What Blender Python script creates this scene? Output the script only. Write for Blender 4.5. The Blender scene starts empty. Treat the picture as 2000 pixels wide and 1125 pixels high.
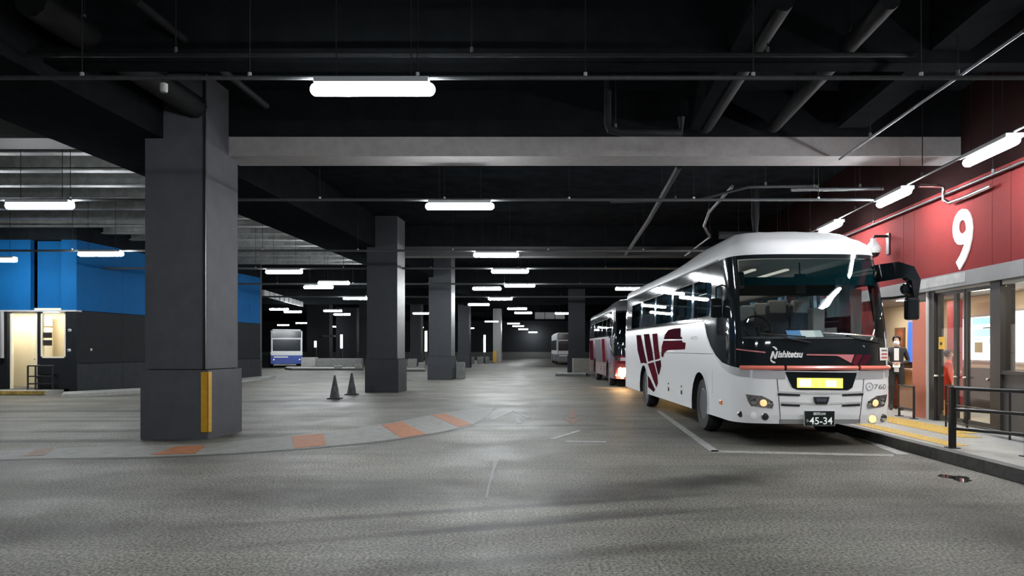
import bpy, bmesh, math, random
from mathutils import Vector, Matrix
random.seed(7)
sc = bpy.context.scene
COL = sc.collection
# ------------------------------------------------------------------ camera, world, exposure
F, PX, HY, H = 1450.0, 1000.0, 682.0, 1.5          # focal length in pixels, principal point, horizon row, eye height
cam_data = bpy.data.cameras.new('camera'); cam = bpy.data.objects.new('camera', cam_data); COL.objects.link(cam)
cam.location = (0, 0, H); cam.rotation_euler = (math.pi/2, 0, 0)
cam_data.sensor_width = 36.0; cam_data.lens = F/2000*36.0; cam_data.shift_y = (HY-562.5)/2000; cam_data.clip_end = 400
sc.camera = cam
w = bpy.data.worlds.new('world'); sc.world = w; w.use_nodes = True
w.node_tree.nodes['Background'].inputs[0].default_value = (0.6, 0.7, 0.8, 1)
w.node_tree.nodes['Background'].inputs[1].default_value = 0.012
sc.view_settings.view_transform = 'Standard'; sc.view_settings.look = 'None'
sc.view_settings.gamma = 1; sc.view_settings.use_curve_mapping = False
sc.view_settings.exposure = 1.0
LAMP = 98.0                                          # radiance of the tube diffusers
sc.cycles.sample_clamp_indirect = 6.0
sc.cycles.max_bounces = 8

# ------------------------------------------------------------------ helpers
def G(px, py, z=0.0):
    Y = F*(H-z)/(py-HY); return Vector(((px-PX)*Y/F, Y, z))
def A(px, py, Y):
    return Vector(((px-PX)*Y/F, Y, H-(py-HY)*Y/F))
def lerp(a, b, t): return a+(b-a)*t
def sst(x, a, b):
    t = max(0.0, min(1.0, (x-a)/(b-a))); return t*t*(3-2*t)
def interp(tab, x):
    if x <= tab[0][0]: return tab[0][1]
    for (a, b), (c, d) in zip(tab, tab[1:]):
        if x <= c: return b+(d-b)*(x-a)/(c-a)
    return tab[-1][1]

MATS = {}
def mat(name, col, rough=0.6, metal=0.0, emit=0.0, ecol=None, noise=0.0, nscale=8.0, bump=0.0, bscale=40.0, coat=0.0, spec=0.5, ns=(1, 1, 1)):
    if name in MATS: return MATS[name]
    m = bpy.data.materials.new(name); m.use_nodes = True; nt = m.node_tree; b = nt.nodes['Principled BSDF']
    b.inputs['Base Color'].default_value = (*col, 1); b.inputs['Roughness'].default_value = rough
    b.inputs['Metallic'].default_value = metal; b.inputs['Coat Weight'].default_value = coat
    b.inputs['Coat Roughness'].default_value = 0.04
    b.inputs['Specular IOR Level'].default_value = spec
    if emit:
        b.inputs['Emission Color'].default_value = (*(ecol or col), 1); b.inputs['Emission Strength'].default_value = emit
    if noise or bump:
        tc = nt.nodes.new('ShaderNodeTexCoord'); mp = nt.nodes.new('ShaderNodeMapping'); mp.inputs['Scale'].default_value = ns
        nt.links.new(tc.outputs['Object'], mp.inputs[0])
    if noise:
        n = nt.nodes.new('ShaderNodeTexNoise'); n.inputs['Scale'].default_value = nscale; n.inputs['Detail'].default_value = 6
        n.inputs['Roughness'].default_value = 0.65
        nt.links.new(mp.outputs[0], n.inputs[0])
        r = nt.nodes.new('ShaderNodeValToRGB')
        r.color_ramp.elements[0].position = 0.3; r.color_ramp.elements[1].position = 0.7
        r.color_ramp.elements[0].color = (*[c*(1-noise) for c in col], 1)
        r.color_ramp.elements[1].color = (*[min(1, c*(1+noise)) for c in col], 1)
        nt.links.new(n.outputs[0], r.inputs[0]); nt.links.new(r.outputs[0], b.inputs['Base Color'])
    if bump:
        n2 = nt.nodes.new('ShaderNodeTexNoise'); n2.inputs['Scale'].default_value = bscale; n2.inputs['Detail'].default_value = 5
        nt.links.new(mp.outputs[0], n2.inputs[0])
        bp = nt.nodes.new('ShaderNodeBump'); bp.inputs['Strength'].default_value = bump; bp.inputs['Distance'].default_value = 0.02
        nt.links.new(n2.outputs[0], bp.inputs['Height']); nt.links.new(bp.outputs[0], b.inputs['Normal'])
    MATS[name] = m; return m
def glass(name, tint, ior=1.5, rough=0.01, gain=1.0, base=0.0):
    if name in MATS: return MATS[name]
    m = bpy.data.materials.new(name); m.use_nodes = True; nt = m.node_tree; nt.nodes.clear()
    o = nt.nodes.new('ShaderNodeOutputMaterial'); t = nt.nodes.new('ShaderNodeBsdfTransparent'); g = nt.nodes.new('ShaderNodeBsdfGlossy')
    t.inputs[0].default_value = (*tint, 1); g.inputs['Roughness'].default_value = rough; g.inputs[0].default_value = (0.95, 0.97, 1, 1)
    fr = nt.nodes.new('ShaderNodeFresnel'); fr.inputs[0].default_value = ior
    ge = nt.nodes.new('ShaderNodeNewGeometry'); mr_ = nt.nodes.new('ShaderNodeMapRange'); mr_.inputs[3].default_value = ior; mr_.inputs[4].default_value = 1/ior
    nt.links.new(ge.outputs['Backfacing'], mr_.inputs[0]); nt.links.new(mr_.outputs[0], fr.inputs[0])      # same reflectance from both faces
    ma = nt.nodes.new('ShaderNodeMath'); ma.operation = 'MULTIPLY_ADD'; ma.inputs[1].default_value = gain; ma.inputs[2].default_value = base
    mx = nt.nodes.new('ShaderNodeMixShader')
    nt.links.new(fr.outputs[0], ma.inputs[0]); nt.links.new(ma.outputs[0], mx.inputs[0])
    nt.links.new(t.outputs[0], mx.inputs[1]); nt.links.new(g.outputs[0], mx.inputs[2]); nt.links.new(mx.outputs[0], o.inputs[0])
    MATS[name] = m; return m

class MB:
    """collects shapes into one mesh"""
    def __init__(s): s.v = []; s.f = []; s.mi = []; s.cur = 0
    def add(s, vs, fs):
        o = len(s.v); s.v += [tuple(p) for p in vs]; s.f += [tuple(i+o for i in f) for f in fs]; s.mi += [s.cur]*len(fs); return s
    def box(s, x0, x1, y0, y1, z0, z1, c=0.0):
        if c <= 0:
            vs = [(x, y, z) for z in (z0, z1) for x, y in ((x0, y0), (x1, y0), (x1, y1), (x0, y1))]
            return s.add(vs, [(3, 2, 1, 0), (4, 5, 6, 7), (0, 1, 5, 4), (1, 2, 6, 5), (2, 3, 7, 6), (3, 0, 4, 7)])
        bm = bmesh.new(); bmesh.ops.create_cube(bm, size=1.0)
        for v in bm.verts:
            v.co = Vector((lerp(x0, x1, v.co.x+.5), lerp(y0, y1, v.co.y+.5), lerp(z0, z1, v.co.z+.5)))
        bmesh.ops.bevel(bm, geom=bm.edges[:], offset=c, segments=2, profile=0.5, affect='EDGES')
        s.bm(bm); return s
    def bm(s, bm):
        bm.verts.index_update(); s.add([v.co.copy() for v in bm.verts], [[v.index for v in f.verts] for f in bm.faces]); bm.free(); return s
    def obox(s, c, ax, ay, az, lx, ly, lz, bev=0.0):
        k = MB().box(-lx/2, lx/2, -ly/2, ly/2, -lz/2, lz/2, bev)
        ax, ay, az = Vector(ax), Vector(ay), Vector(az)
        return s.add([Vector(c)+ax*p[0]+ay*p[1]+az*p[2] for p in k.v], k.f)
    def prism(s, poly, z0, z1):
        n = len(poly); vs = [(p[0], p[1], z0) for p in poly]+[(p[0], p[1], z1) for p in poly]
        area = sum(poly[i][0]*poly[(i+1) % n][1]-poly[(i+1) % n][0]*poly[i][1] for i in range(n))
        if area < 0: vs = [(p[0], p[1], z0) for p in poly[::-1]]+[(p[0], p[1], z1) for p in poly[::-1]]
        return s.add(vs, [tuple(range(n))[::-1], tuple(range(n, 2*n))]+[(i, (i+1) % n, n+(i+1) % n, n+i) for i in range(n)])
    def tube(s, pts, r, n=8, caps=True):
        pts = [Vector(p) for p in pts]; rs = r if isinstance(r, (list, tuple)) else [r]*len(pts)
        t0 = (pts[1]-pts[0]).normalized(); up = Vector((0, 0, 1)) if abs(t0.z) < .9 else Vector((1, 0, 0))
        nx = t0.cross(up).normalized(); vs = []
        for i, p in enumerate(pts):
            a = pts[max(0, i-1)]; b = pts[min(len(pts)-1, i+1)]; t = (b-a).normalized()
            nx = (nx-t*nx.dot(t)).normalized(); ny = t.cross(nx)
            for k in range(n):
                th = 2*math.pi*k/n; vs.append(p+(nx*math.cos(th)+ny*math.sin(th))*rs[i])
        fs = [(i*n+k, i*n+(k+1) % n, (i+1)*n+(k+1) % n, (i+1)*n+k) for i in range(len(pts)-1) for k in range(n)]
        if caps: fs += [tuple(range(n))[::-1], tuple(range((len(pts)-1)*n, len(pts)*n))]
        return s.add(vs, fs)
    def lathe(s, prof, c=(0, 0, 0), axis='z', n=24, caps=True):
        vs = []; fs = []
        for r, h in prof:
            for k in range(n):
                a = 2*math.pi*k/n; x, y = r*math.cos(a), r*math.sin(a)
                q = {'z': (x, y, h), 'y': (x, h, y), 'x': (h, x, y)}[axis]
                vs.append((q[0]+c[0], q[1]+c[1], q[2]+c[2]))
        m = len(prof)
        fs = [(i*n+k, i*n+(k+1) % n, (i+1)*n+(k+1) % n, (i+1)*n+k) for i in range(m-1) for k in range(n)]
        if caps and prof[0][0] > 1e-6: fs.append(tuple(range(n))[::-1])
        if caps and prof[-1][0] > 1e-6: fs.append(tuple(range((m-1)*n, m*n)))
        return s.add(vs, fs)
    def build(s, name, m, parent=None, smooth=False, rec=True):
        me = bpy.data.meshes.new(name); me.from_pydata(s.v, [], s.f); me.validate()
        ms = m if isinstance(m, (list, tuple)) else [m]
        for k in ms: me.materials.append(k)
        if len(ms) > 1:
            for p, i in zip(me.polygons, s.mi): p.material_index = i
        if rec:
            bm = bmesh.new(); bm.from_mesh(me); bmesh.ops.recalc_face_normals(bm, faces=bm.faces[:]); bm.to_mesh(me); bm.free()
        if smooth:
            me.polygons.foreach_set('use_smooth', [True]*len(me.polygons))
            if smooth != 'all': me.set_sharp_from_angle(angle=math.radians(38))
        me.update(); return link(name, me, parent)
def link(name, me, parent=None):
    o = bpy.data.objects.new(name, me); COL.objects.link(o)
    if parent is not None: o.parent = parent
    return o
def tag(o, label, cat, group=None, kind=None):
    o['label'] = label; o['category'] = cat
    if group: o['group'] = group
    if kind: o['kind'] = kind
    return o
def struct(o, label=None):
    o['kind'] = 'structure'
    if label: o['label'] = label
    return o
def empty(name, loc=(0, 0, 0), rz=0.0):
    o = bpy.data.objects.new(name, None); COL.objects.link(o); o.location = loc; o.rotation_euler = (0, 0, rz); o.empty_display_size = 0.2
    return o
def copy_tree(o, parent=None):
    c = o.copy(); COL.objects.link(c)
    if parent is not None: c.parent = parent
    for ch in list(o.children): copy_tree(ch, c)
    return c
def text_mesh(body, size=1.0, shear=0.0, offset=0.0, extrude=0.0, space=1.0):
    cu = bpy.data.curves.new('lettering', 'FONT'); cu.body = body; cu.size = size; cu.shear = shear; cu.offset = offset
    cu.extrude = extrude; cu.space_character = space; cu.resolution_u = 4; cu.align_x = 'LEFT'
    o = bpy.data.objects.new('lettering', cu); COL.objects.link(o)
    dg = bpy.context.evaluated_depsgraph_get(); me = bpy.data.meshes.new_from_object(o.evaluated_get(dg))
    bpy.data.objects.remove(o); bpy.data.curves.remove(cu); return me
def fit_text(me, x0, x1, y0, y1):
    xs = [v.co.x for v in me.vertices]; ys = [v.co.y for v in me.vertices]
    a, b, c, d = min(xs), max(xs), min(ys), max(ys)
    return [(lerp(x0, x1, (v.co.x-a)/(b-a)), lerp(y0, y1, (v.co.y-c)/(d-c)), v.co.z) for v in me.vertices], [tuple(p.vertices) for p in me.polygons]

# ------------------------------------------------------------------ materials
M_wallc = mat('charcoal_wall_paint', (0.013, 0.0145, 0.017), 0.7, spec=.1, noise=0.15, nscale=3)
M_dark = mat('charcoal_paint', (0.078, 0.079, 0.089), 0.65, spec=.15, noise=0.12, nscale=3)
M_deck = mat('black_deck', (0.011, 0.0128, 0.015), 0.9, spec=0.0, noise=0.35, nscale=2)
M_beam = mat('black_steel', (0.009, 0.0102, 0.0115), 0.9, spec=0.0, noise=0.25, nscale=3)
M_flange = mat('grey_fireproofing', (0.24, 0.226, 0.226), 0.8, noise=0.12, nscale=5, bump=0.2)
M_joist = mat('bare_steel_joist', (0.2, 0.205, 0.2), 0.5, 0.2, noise=0.3, nscale=4)
M_pipe = mat('dull_black_pipe', (0.011, 0.0115, 0.0125), 0.7, spec=.15, noise=0.3, nscale=6)
M_conduit = mat('galvanised_conduit', (0.07, 0.074, 0.078), 0.4, 0.3, noise=0.2, nscale=20)
M_dimc = mat('dim_conduit', (0.03, 0.031, 0.034), 0.5, 0.2)
M_concrete = mat('pale_concrete', (0.26, 0.26, 0.245), 0.75, noise=0.2, nscale=6, bump=0.2, bscale=60)
M_kerb = mat('worn_kerb', (0.075, 0.075, 0.072), 0.7, noise=0.35, nscale=7, bump=0.3)
M_block = mat('grey_block', (0.13, 0.135, 0.13), 0.8, noise=0.25, nscale=5, bump=0.2)
M_red = mat('red_cladding', (0.12, 0.017, 0.017), 0.7, spec=.03, noise=0.06, nscale=2)
M_blue = mat('blue_cladding', (0.006, 0.085, 0.24), 0.7, spec=.05, noise=0.08, nscale=2)
M_yellow = mat('yellow_guard', (0.5, 0.27, 0.015), 0.5, noise=0.15, nscale=12)
M_tactile = mat('yellow_tactile', (0.45, 0.29, 0.05), 0.6, noise=0.2, nscale=9)
M_line = mat('worn_white_paint', (0.29, 0.29, 0.275), 0.7, noise=0.35, nscale=9)
M_strip = mat('pale_island_paint', (0.175, 0.172, 0.158), 0.7, noise=0.25, nscale=5)
M_orange = mat('worn_orange_paint', (0.28, 0.085, 0.018), 0.7, noise=0.3, nscale=6)
M_orange2 = mat('faded_orange_paint', (0.16, 0.085, 0.052), 0.7, noise=0.4, nscale=9)
M_black = mat('black_metal', (0.012, 0.012, 0.013), 0.4)
M_rubber = mat('black_rubber', (0.014, 0.014, 0.014), 0.75, noise=0.3, nscale=20)
M_greyb = mat('grey_lintel_paint', (0.13, 0.13, 0.13), 0.6, noise=0.15, nscale=1.5)
M_cream = mat('cream_wall', (0.75, 0.66, 0.48), 0.6, noise=0.03)
M_white = mat('white_paint', (0.75, 0.75, 0.74), 0.5)
M_chrome = mat('chrome', (0.75, 0.75, 0.77), 0.15, 1.0)
M_tube = mat('lamp_diffuser', (1, 1, 1), 0.4, emit=LAMP, ecol=(0.93, 0.97, 1.0))
M_lampbox = mat('lamp_housing', (0.35, 0.36, 0.37), 0.5)
M_pane = glass('clear_pane', (0.9, 0.9, 0.88), 1.5)

# asphalt floor
def floor_material():
    m = bpy.data.materials.new('worn_asphalt'); m.use_nodes = True; nt = m.node_tree; N = nt.nodes; L = nt.links; b = N['Principled BSDF']
    tc = N.new('ShaderNodeTexCoord'); P = tc.outputs['Object']
    def noise(scale, detail=5, rough=0.6, dist=0.0, vec=None):
        n = N.new('ShaderNodeTexNoise'); n.inputs['Scale'].default_value = scale; n.inputs['Detail'].default_value = detail
        n.inputs['Roughness'].default_value = rough; n.inputs['Distortion'].default_value = dist; L.new(vec or P, n.inputs[0]); return n.outputs[0]
    def rng(v, a, b_, c, d, smooth=True):
        r = N.new('ShaderNodeMapRange'); r.interpolation_type = 'SMOOTHSTEP' if smooth else 'LINEAR'
        for i, k in enumerate((a, b_, c, d)): r.inputs[i+1].default_value = k
        L.new(v, r.inputs[0]); return r.outputs[0]
    def mul(a, b_, op='MULTIPLY'):
        k = N.new('ShaderNodeMath'); k.operation = op; L.new(a, k.inputs[0])
        if isinstance(b_, float): k.inputs[1].default_value = b_
        else: L.new(b_, k.inputs[1])
        return k.outputs[0]
    grain = rng(noise(38, 5, 0.8), 0.43, 0.58, 0.32, 1.75, False)
    fine = rng(noise(160, 2, 0.8), 0.35, 0.65, 0.72, 1.25, False)
    blot = rng(noise(0.55, 6, 0.62, 0.4), 0.34, 0.66, 0.84, 1.14)
    mp = N.new('ShaderNodeMapping'); mp.inputs['Rotation'].default_value = (0, 0, math.radians(-14)); mp.inputs['Scale'].default_value = (0.16, 1.3, 1); L.new(P, mp.inputs[0])
    streak = rng(noise(1.0, 5, 0.6, 0.6, mp.outputs[0]), 0.36, 0.62, 0.84, 1.10)
    val = mul(mul(grain, fine), mul(blot, streak))
    wob = noise(1.4, 4, 0.6)
    # oil and tyre stains: (x, y, radius x, radius y, turn, darkness)
    for x, y, rx, ry, a, d in ((-1.7, 7.7, 2.3, 1.3, 0.1, 0.62), (1.3, 7.9, 2.2, .75, 0.42, 0.55), (2.4, 8.6, 1.6, .5, 0.5, 0.62), (.5, 6.6, 1.6, .22, 0.35, 0.62),
                               (4.3, 6.2, 1.0, 2.2, 0, 0.66), (-8, 12.1, 4.6, .35, 0.05, 0.55), (-7.5, 13.6, 5, .3, 0.08, 0.65), (-4.2, 12.9, 2.2, .5, 0.1, 0.6),
                               (-5.5, 21.5, 5, 1.2, 0.1, 0.6), (-10, 18, 7, .5, 0.06, 0.7), (4.6, 12.5, 1.2, 3, 0, 0.7), (0, 14.5, 3, .25, 0.1, 0.6), (0.4, 5.4, 2.2, .2, 0.3, 0.7),
                               (3.6, 13.2, 1.6, 1.2, .2, .7), (-.2, 7.0, 3.4, .16, .3, .6), (.1, 6.35, 3.0, .14, .32, .62), (-9.5, 15.5, 6, .16, .05, .55), (-9, 16.4, 6, .14, .06, .55), (4.4, 5.2, 1.5, 1.0, .3, .72), (-4, 6.1, 2.4, .5, .1, .75)):
        q = N.new('ShaderNodeMapping'); q.vector_type = 'TEXTURE'; q.inputs['Location'].default_value = (x, y, 0)
        q.inputs['Rotation'].default_value = (0, 0, a); q.inputs['Scale'].default_value = (rx, ry, 1); L.new(P, q.inputs[0])
        ln = N.new('ShaderNodeVectorMath'); ln.operation = 'LENGTH'; L.new(q.outputs[0], ln.inputs[0])
        r = mul(ln.outputs['Value'], mul(wob, 0.9), 'ADD')
        val = mul(val, rng(r, 0.55, 1.5, d*d*1.05, 1.0))
    cm = N.new('ShaderNodeMix'); cm.data_type = 'RGBA'; cm.blend_type = 'MULTIPLY'; cm.inputs[0].default_value = 1
    tint = N.new('ShaderNodeMix'); tint.data_type = 'RGBA'; L.new(noise(0.35, 3), tint.inputs[0])
    tint.inputs[6].default_value = (0.155, 0.145, 0.117, 1); tint.inputs[7].default_value = (0.140, 0.140, 0.130, 1)
    L.new(tint.outputs[2], cm.inputs[6]); L.new(val, cm.inputs[7]); L.new(cm.outputs[2], b.inputs['Base Color'])
    b.inputs['Specular IOR Level'].default_value = 0.13
    L.new(rng(noise(0.8, 5, 0.6), 0.35, 0.65, 0.54, 0.66), b.inputs['Roughness'])
    bp = N.new('ShaderNodeBump'); bp.inputs['Strength'].default_value = 0.35; bp.inputs['Distance'].default_value = 0.012
    L.new(noise(70, 4, 0.7), bp.inputs['Height']); L.new(bp.outputs[0], b.inputs['Normal'])
    return m
M_floor = floor_material()

# ------------------------------------------------------------------ the setting
ZC = 6.1                                            # deck height
struct(MB().box(-60, 30, -6, 122, -0.2, 0).build('floor', M_floor), 'worn grey asphalt roadway of the bus terminal')
struct(MB().box(-60, 30, -6, 122, ZC, ZC+0.2).build('ceiling', M_deck), 'black painted deck above the roadway')
struct(MB().box(-60, 30, 120, 120.3, 1.05, ZC).build('wall_far', mat('far_wall_paint', (0.03, 0.032, 0.035), 0.8, spec=.1, noise=0.1)), 'dark grey far wall of the terminal')
struct(MB().box(-60, 30, 119.8, 120.1, 0, 1.05).build('baseboard_far', mat('far_dado', (0.12, 0.12, 0.115), 0.7)), 'pale grey low wall at the far end')
struct(MB().box(-60.2, -60, -6, 122, 0, ZC).build('wall_outer', M_dark))
struct(MB().box(-60, 30, -6.2, -6, 0, ZC).build('wall_behind', M_dark))

# platform on the right and its kerb
def kx(Y): return 5.815+0.035*(Y-11.7)
def wx(Y): return 8.0+0.085*(Y-14)                   # face of the red wall
PZ = 0.15
M_plat = mat('platform_concrete', (0.24, 0.235, 0.22), 0.55, noise=0.18, nscale=4, bump=0.15, bscale=60)
struct(MB().prism([(kx(2)+.16, 2), (30, 2), (30, 62), (kx(62)+.16, 62)], 0, PZ).build('floor_platform', M_plat), 'pale raised platform beside the white bus')
kerb = empty('kerb_platform', (0, 0, 0)); struct(kerb, 'dark kerb along the platform edge')
y = 3.0
while y < 60:
    L_ = 1.2 if y < 26 else 6.0
    MB().prism([(kx(y), y+.006), (kx(y)+.155, y+.006), (kx(y+L_)+.155, y+L_-.006), (kx(y+L_), y+L_-.006)], 0, PZ+.004).build('kerb_stone', M_kerb, kerb)
    y += L_
# yellow tactile tiles: a row by the kerb and a band set back
tact = empty('tactile_paving', (kx(11), 11, PZ)); tag(tact, 'yellow tactile tiles on the platform between bus and railing', 'paving')
tm = None
dv = Vector((0.035, 1)).normalized(); nv = Vector((dv.y, -dv.x))
def tile_mesh():
    k = MB().box(0, .292, 0, .292, 0, .006)
    for i in range(4):
        for j in range(4): k.lathe([(.016, .006), (.012, .0105)], (.05+.064*i, .05+.064*j, 0), n=6)
    return k
for row, (off, y0, y1) in enumerate(((.30, 10.35, 17.5), (1.05, 11.3, 17.5), (1.35, 11.9, 17.5))):
    y = y0
    while y < y1:
        p = Vector((kx(y)+off, y, PZ+.001))
        if tm is None:
            o = tile_mesh().build('tile', M_tactile, tact); tm = o.data
        else: o = link('tile', tm, tact)
        o.location = p-Vector(tact.location); o.rotation_euler.z = -math.atan(.035); y += .3

# red wall on the right
def wp(Y, off=0.0, z=0.0):                           # point on the red wall, off = depth behind its face
    return Vector((wx(Y)+off, Y-0.085*off, z))
def wy(px, off=0.0): return (6.81+off)/((px-PX)/F-0.085)
WD = Vector((0.085, 1, 0)).normalized(); WN = Vector((1, -0.085, 0)).normalized(); ZU = Vector((0, 0, 1))
def wslab(mb, Y0, Y1, o0, o1, z0, z1):
    a, b = wp(Y0), wp(Y1)
    mb.prism([tuple((p+WN*o)[:2]) for p, o in ((a, o0), (b, o0), (b, o1), (a, o1))], z0, z1); return mb
wall_r = wslab(MB(), 4, 62, 0.05, 0.25, 2.62, ZC).build('wall_right', mat('shaded_backing', (0.014, 0.007, 0.007), 0.9, spec=0.0)); struct(wall_r, 'red clad upper wall above the waiting room')  # near-black above the red panels paints in the shade over the lamps
edges = [5.0, 7.8, 8.32, 11.1, 11.6, 12.12, 14.9, 15.4, 18.2, 18.7, 21.5, 22.0, 24.8, 25.3, 28.1, 28.6, 31.4, 34, 38, 44, 52, 62]
for a, b in zip(edges, edges[1:]):
    wslab(MB(), a+.008, b-.008, 0, 0.05, 2.86, 4.42).build('panel', M_red, wall_r)
# grey lintel under the cladding
lint = struct(empty('lintel_platform', wp(12, 0, 2.6)), 'grey painted lintel over the waiting room doors')
for a, b in ((4, 7.9), (7.9, 11.1), (11.1, 14.9), (14.9, 20), (20, 30), (30, 62)):
    o = wslab(MB(), a+.005, b-.005, -0.10, 0.25, 2.60, 2.855).build('panel', M_greyb, lint); o.location = -Vector(lint.location)
lt = wslab(MB(), 14.88, 12.75, -0.105, -0.1, 2.66, 2.83).build('scuffed_patch', mat('scuffed_grey', (0.22, 0.217, 0.213), 0.5, noise=0.3, nscale=3), lint); lt.location = -Vector(lint.location)
# big number nine
nine = text_mesh('9', 1.0, offset=0.02, extrude=0.012)
vs, fs = fit_text(nine, 0, 0.66, 0, 1.06)
k = MB(); P0 = wp(wy(1863), -0.012, 2.90)
k.add([P0+(-WD)*v[0]+ZU*v[1]-WN*(v[2]) for v in vs], fs)
tag(k.build('number_sign', mat('sign_white', (0.8, 0.76, 0.72), 0.5, noise=0.08, nscale=4)), 'large white numeral 9 on the red wall', 'sign')

# lower wall: post, panels, glazed doors, window
low = empty('wall_platform', wp(12)); struct(low, 'dark lower wall of the waiting room below the window')
def lowp(Y0, Y1, o0, o1, z0, z1, m, name='panel', parent=None, smooth=False):
    par = parent or low
    o = wslab(MB(), Y0, Y1, o0, o1, z0, z1).build(name, m, par)
    root = par
    while root.parent is not None: root = root.parent
    o.location = -Vector(root.location)
    return o
M_brown = mat('dark_frame', (0.03, 0.027, 0.026), 0.35)
lowp(6, 11.85, 0.02, 0.14, PZ, 1.1, mat('dado_panel', (0.075, 0.074, 0.075), 0.4, noise=0.15, nscale=2))
lowp(11.84, 12.13, -0.03, 0.2, PZ, 2.6, M_brown, 'post')
lowp(16.95, 62, 0.0, 0.15, PZ, 2.6, M_red, 'panel')
# window_1: right of the post
win = empty('window_1', wp(10)); struct(win, 'bright window of the waiting room beside the dark post')
lowp(6, 11.83, 0.05, 0.065, 1.15, 2.6, M_pane, 'pane', win)
lowp(6, 11.84, -0.02, 0.12, 1.1, 1.16, M_brown, 'sill', win)
lowp(6, 11.84, 0.0, 0.12, 2.53, 2.6, mat('pale_frame', (0.5, 0.5, 0.48), 0.4), 'head_rail', win)
for yy in (9.4,): lowp(yy, yy+.06, 0, .12, 1.15, 2.55, M_brown, 'mullion', win)
# sliding glass doors
door = empty('door_1', wp(13.2)); struct(door, 'glazed double door under the numeral, with steel stiles')
def leaf(Ya, Yb, stile_m=M_brown):
    lf = lowp(Ya, Yb, 0.05, 0.062, PZ+.06, 2.5, M_pane, 'glass_leaf', door)
    a, b = min(Ya, Yb), max(Ya, Yb)
    for s0, s1 in ((a, a+.055), (b-.055, b)):
        o = wslab(MB(), s0, s1, 0.03, 0.085, PZ+.02, 2.54).build('stile', stile_m, lf)
    for z0, z1 in ((PZ+.02, PZ+.12), (2.5, 2.56)):
        wslab(MB(), a, b, 0.03, 0.085, z0, z1).build('rail', stile_m, lf)
    return lf
l1 = leaf(12.17, 13.0); l2 = leaf(13.02, 13.36); l3 = leaf(13.36, 14.05)
for lf, yy in ((l1, 12.97), (l1, 12.22), (l2, 13.3), (l3, 14.0)):
    q = wp(yy, 0.0, 1.0); MB().lathe([(.0, -.035), (.024, -.03), (.028, -.01), (.018, .03)], tuple(q), 'x', 10).build('handle', M_chrome, lf, True)
lowp(12.13, 14.3, 0.0, 0.14, 2.56, 2.6, mat('pale_frame', (0.5, 0.5, 0.48), 0.4), 'head_track', door)
# sticker on the door
st = wslab(MB(), 13.78, 13.98, 0.035, 0.045, 1.5, 1.73).build('sticker', mat('sticker_yellow', (0.75, 0.45, 0.06), 0.5), l3); st['label'] = 'yellow square notice on the glass'
wslab(MB(), 13.85, 13.92, 0.03, 0.036, 1.58, 1.63).build('printed_mark', M_black, st)
lowp(14.05, 14.27, -0.02, 0.16, PZ, 2.6, M_brown, 'post')
# red panel between door and counter
lowp(14.27, 14.95, -0.02, 0.1, PZ, 2.42, mat('brick_red_panel', (0.5, 0.15, 0.095), 0.4, noise=0.05, nscale=2))
lowp(14.27, 14.95, -0.02, 0.1, 2.44, 2.6, M_brown)
lowp(14.25, 14.3, -0.05, 0.1, PZ, 2.6, mat('pale_frame', (0.5, 0.5, 0.48), 0.4), 'post')
for q in low.children:
    pass
# waiting room interior
RD = 2.3
room = empty('wall_interior', wp(14, RD)); struct(room, 'cream inner wall of the waiting room')
lowp(6, 24, RD, RD+.1, 1.08, 2.75, M_cream, 'panel', room)
lowp(6, 24, RD-.02, RD+.1, PZ, 1.08, mat('inner_dado', (0.12, 0.105, 0.1), 0.4, noise=0.1), 'panel', room)
lowp(24, 24.15, .15, RD, PZ, 2.75, M_cream, 'panel', room)
lowp(5.9, 6, .15, RD, PZ, 2.75, M_cream, 'panel', room)
struct(wslab(MB(), 5.9, 24.1, .15, RD+.1, 2.70, 2.8).build('ceiling_waiting_room', mat('soffit_grey', (0.4, 0.38, 0.35), 0.7)), 'grey ceiling inside the waiting room')
# lamps inside
M_inlamp = mat('room_lamp', (1, 1, 1), emit=30, ecol=(1, 0.9, 0.74))
for i, yy in enumerate((9.5, 12.4, 15.0, 17.6, 20.5)):
    r_ = empty('recessed_lamp', wp(yy, 1.15, 2.68))
    tag(r_, ['flat ceiling lamp inside the waiting room over the bright window', 'flat ceiling lamp inside the glazed doors', 'flat ceiling lamp beside the red panel indoors', 'flat ceiling lamp above the ticket counter', 'flat ceiling lamp deepest in the counter area'][i], 'lamp', 'waiting room lamps')
    MB().box(-.12, .12, -.6, .6, -.0, .02).build('housing', M_white, r_); MB().box(-.1, .1, -.57, .57, -.012, .0).build('diffuser', M_inlamp, r_)
# backlit maps on the inner wall
def wall_print(name, label, px0, px1, z0, z1, m, off=RD-.05, frame=.05, fm=None):
    Ya, Yb = wy(px0, off), wy(px1, off); a, b = min(Ya, Yb), max(Ya, Yb)
    r_ = empty(name, wp((a+b)/2, off, z0)); tag(r_, label, 'display')
    o = wslab(MB(), a-frame, b+frame, off+.01, off+.05, z0-frame, z1+frame).build('frame', fm or mat('pale_frame', (0.5, 0.5, 0.48), 0.4), r_); o.location = -Vector(r_.location)
    o = wslab(MB(), a, b, off, off+.015, z0, z1).build('screen', m, r_); o.location = -Vector(r_.location)
    return r_
M_scr = mat('backlit_white', (.9, .9, .9), emit=1.8, ecol=(0.96, 0.98, 1))
M_cyan = mat('backlit_cyan', (.3, .8, .9), emit=.8, ecol=(0.42, 0.86, 0.96))
s1 = wall_print('backlit_map', 'glowing white and cyan route map seen through the glass door', 1886, 1937, 1.26, 2.22, M_scr)
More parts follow.
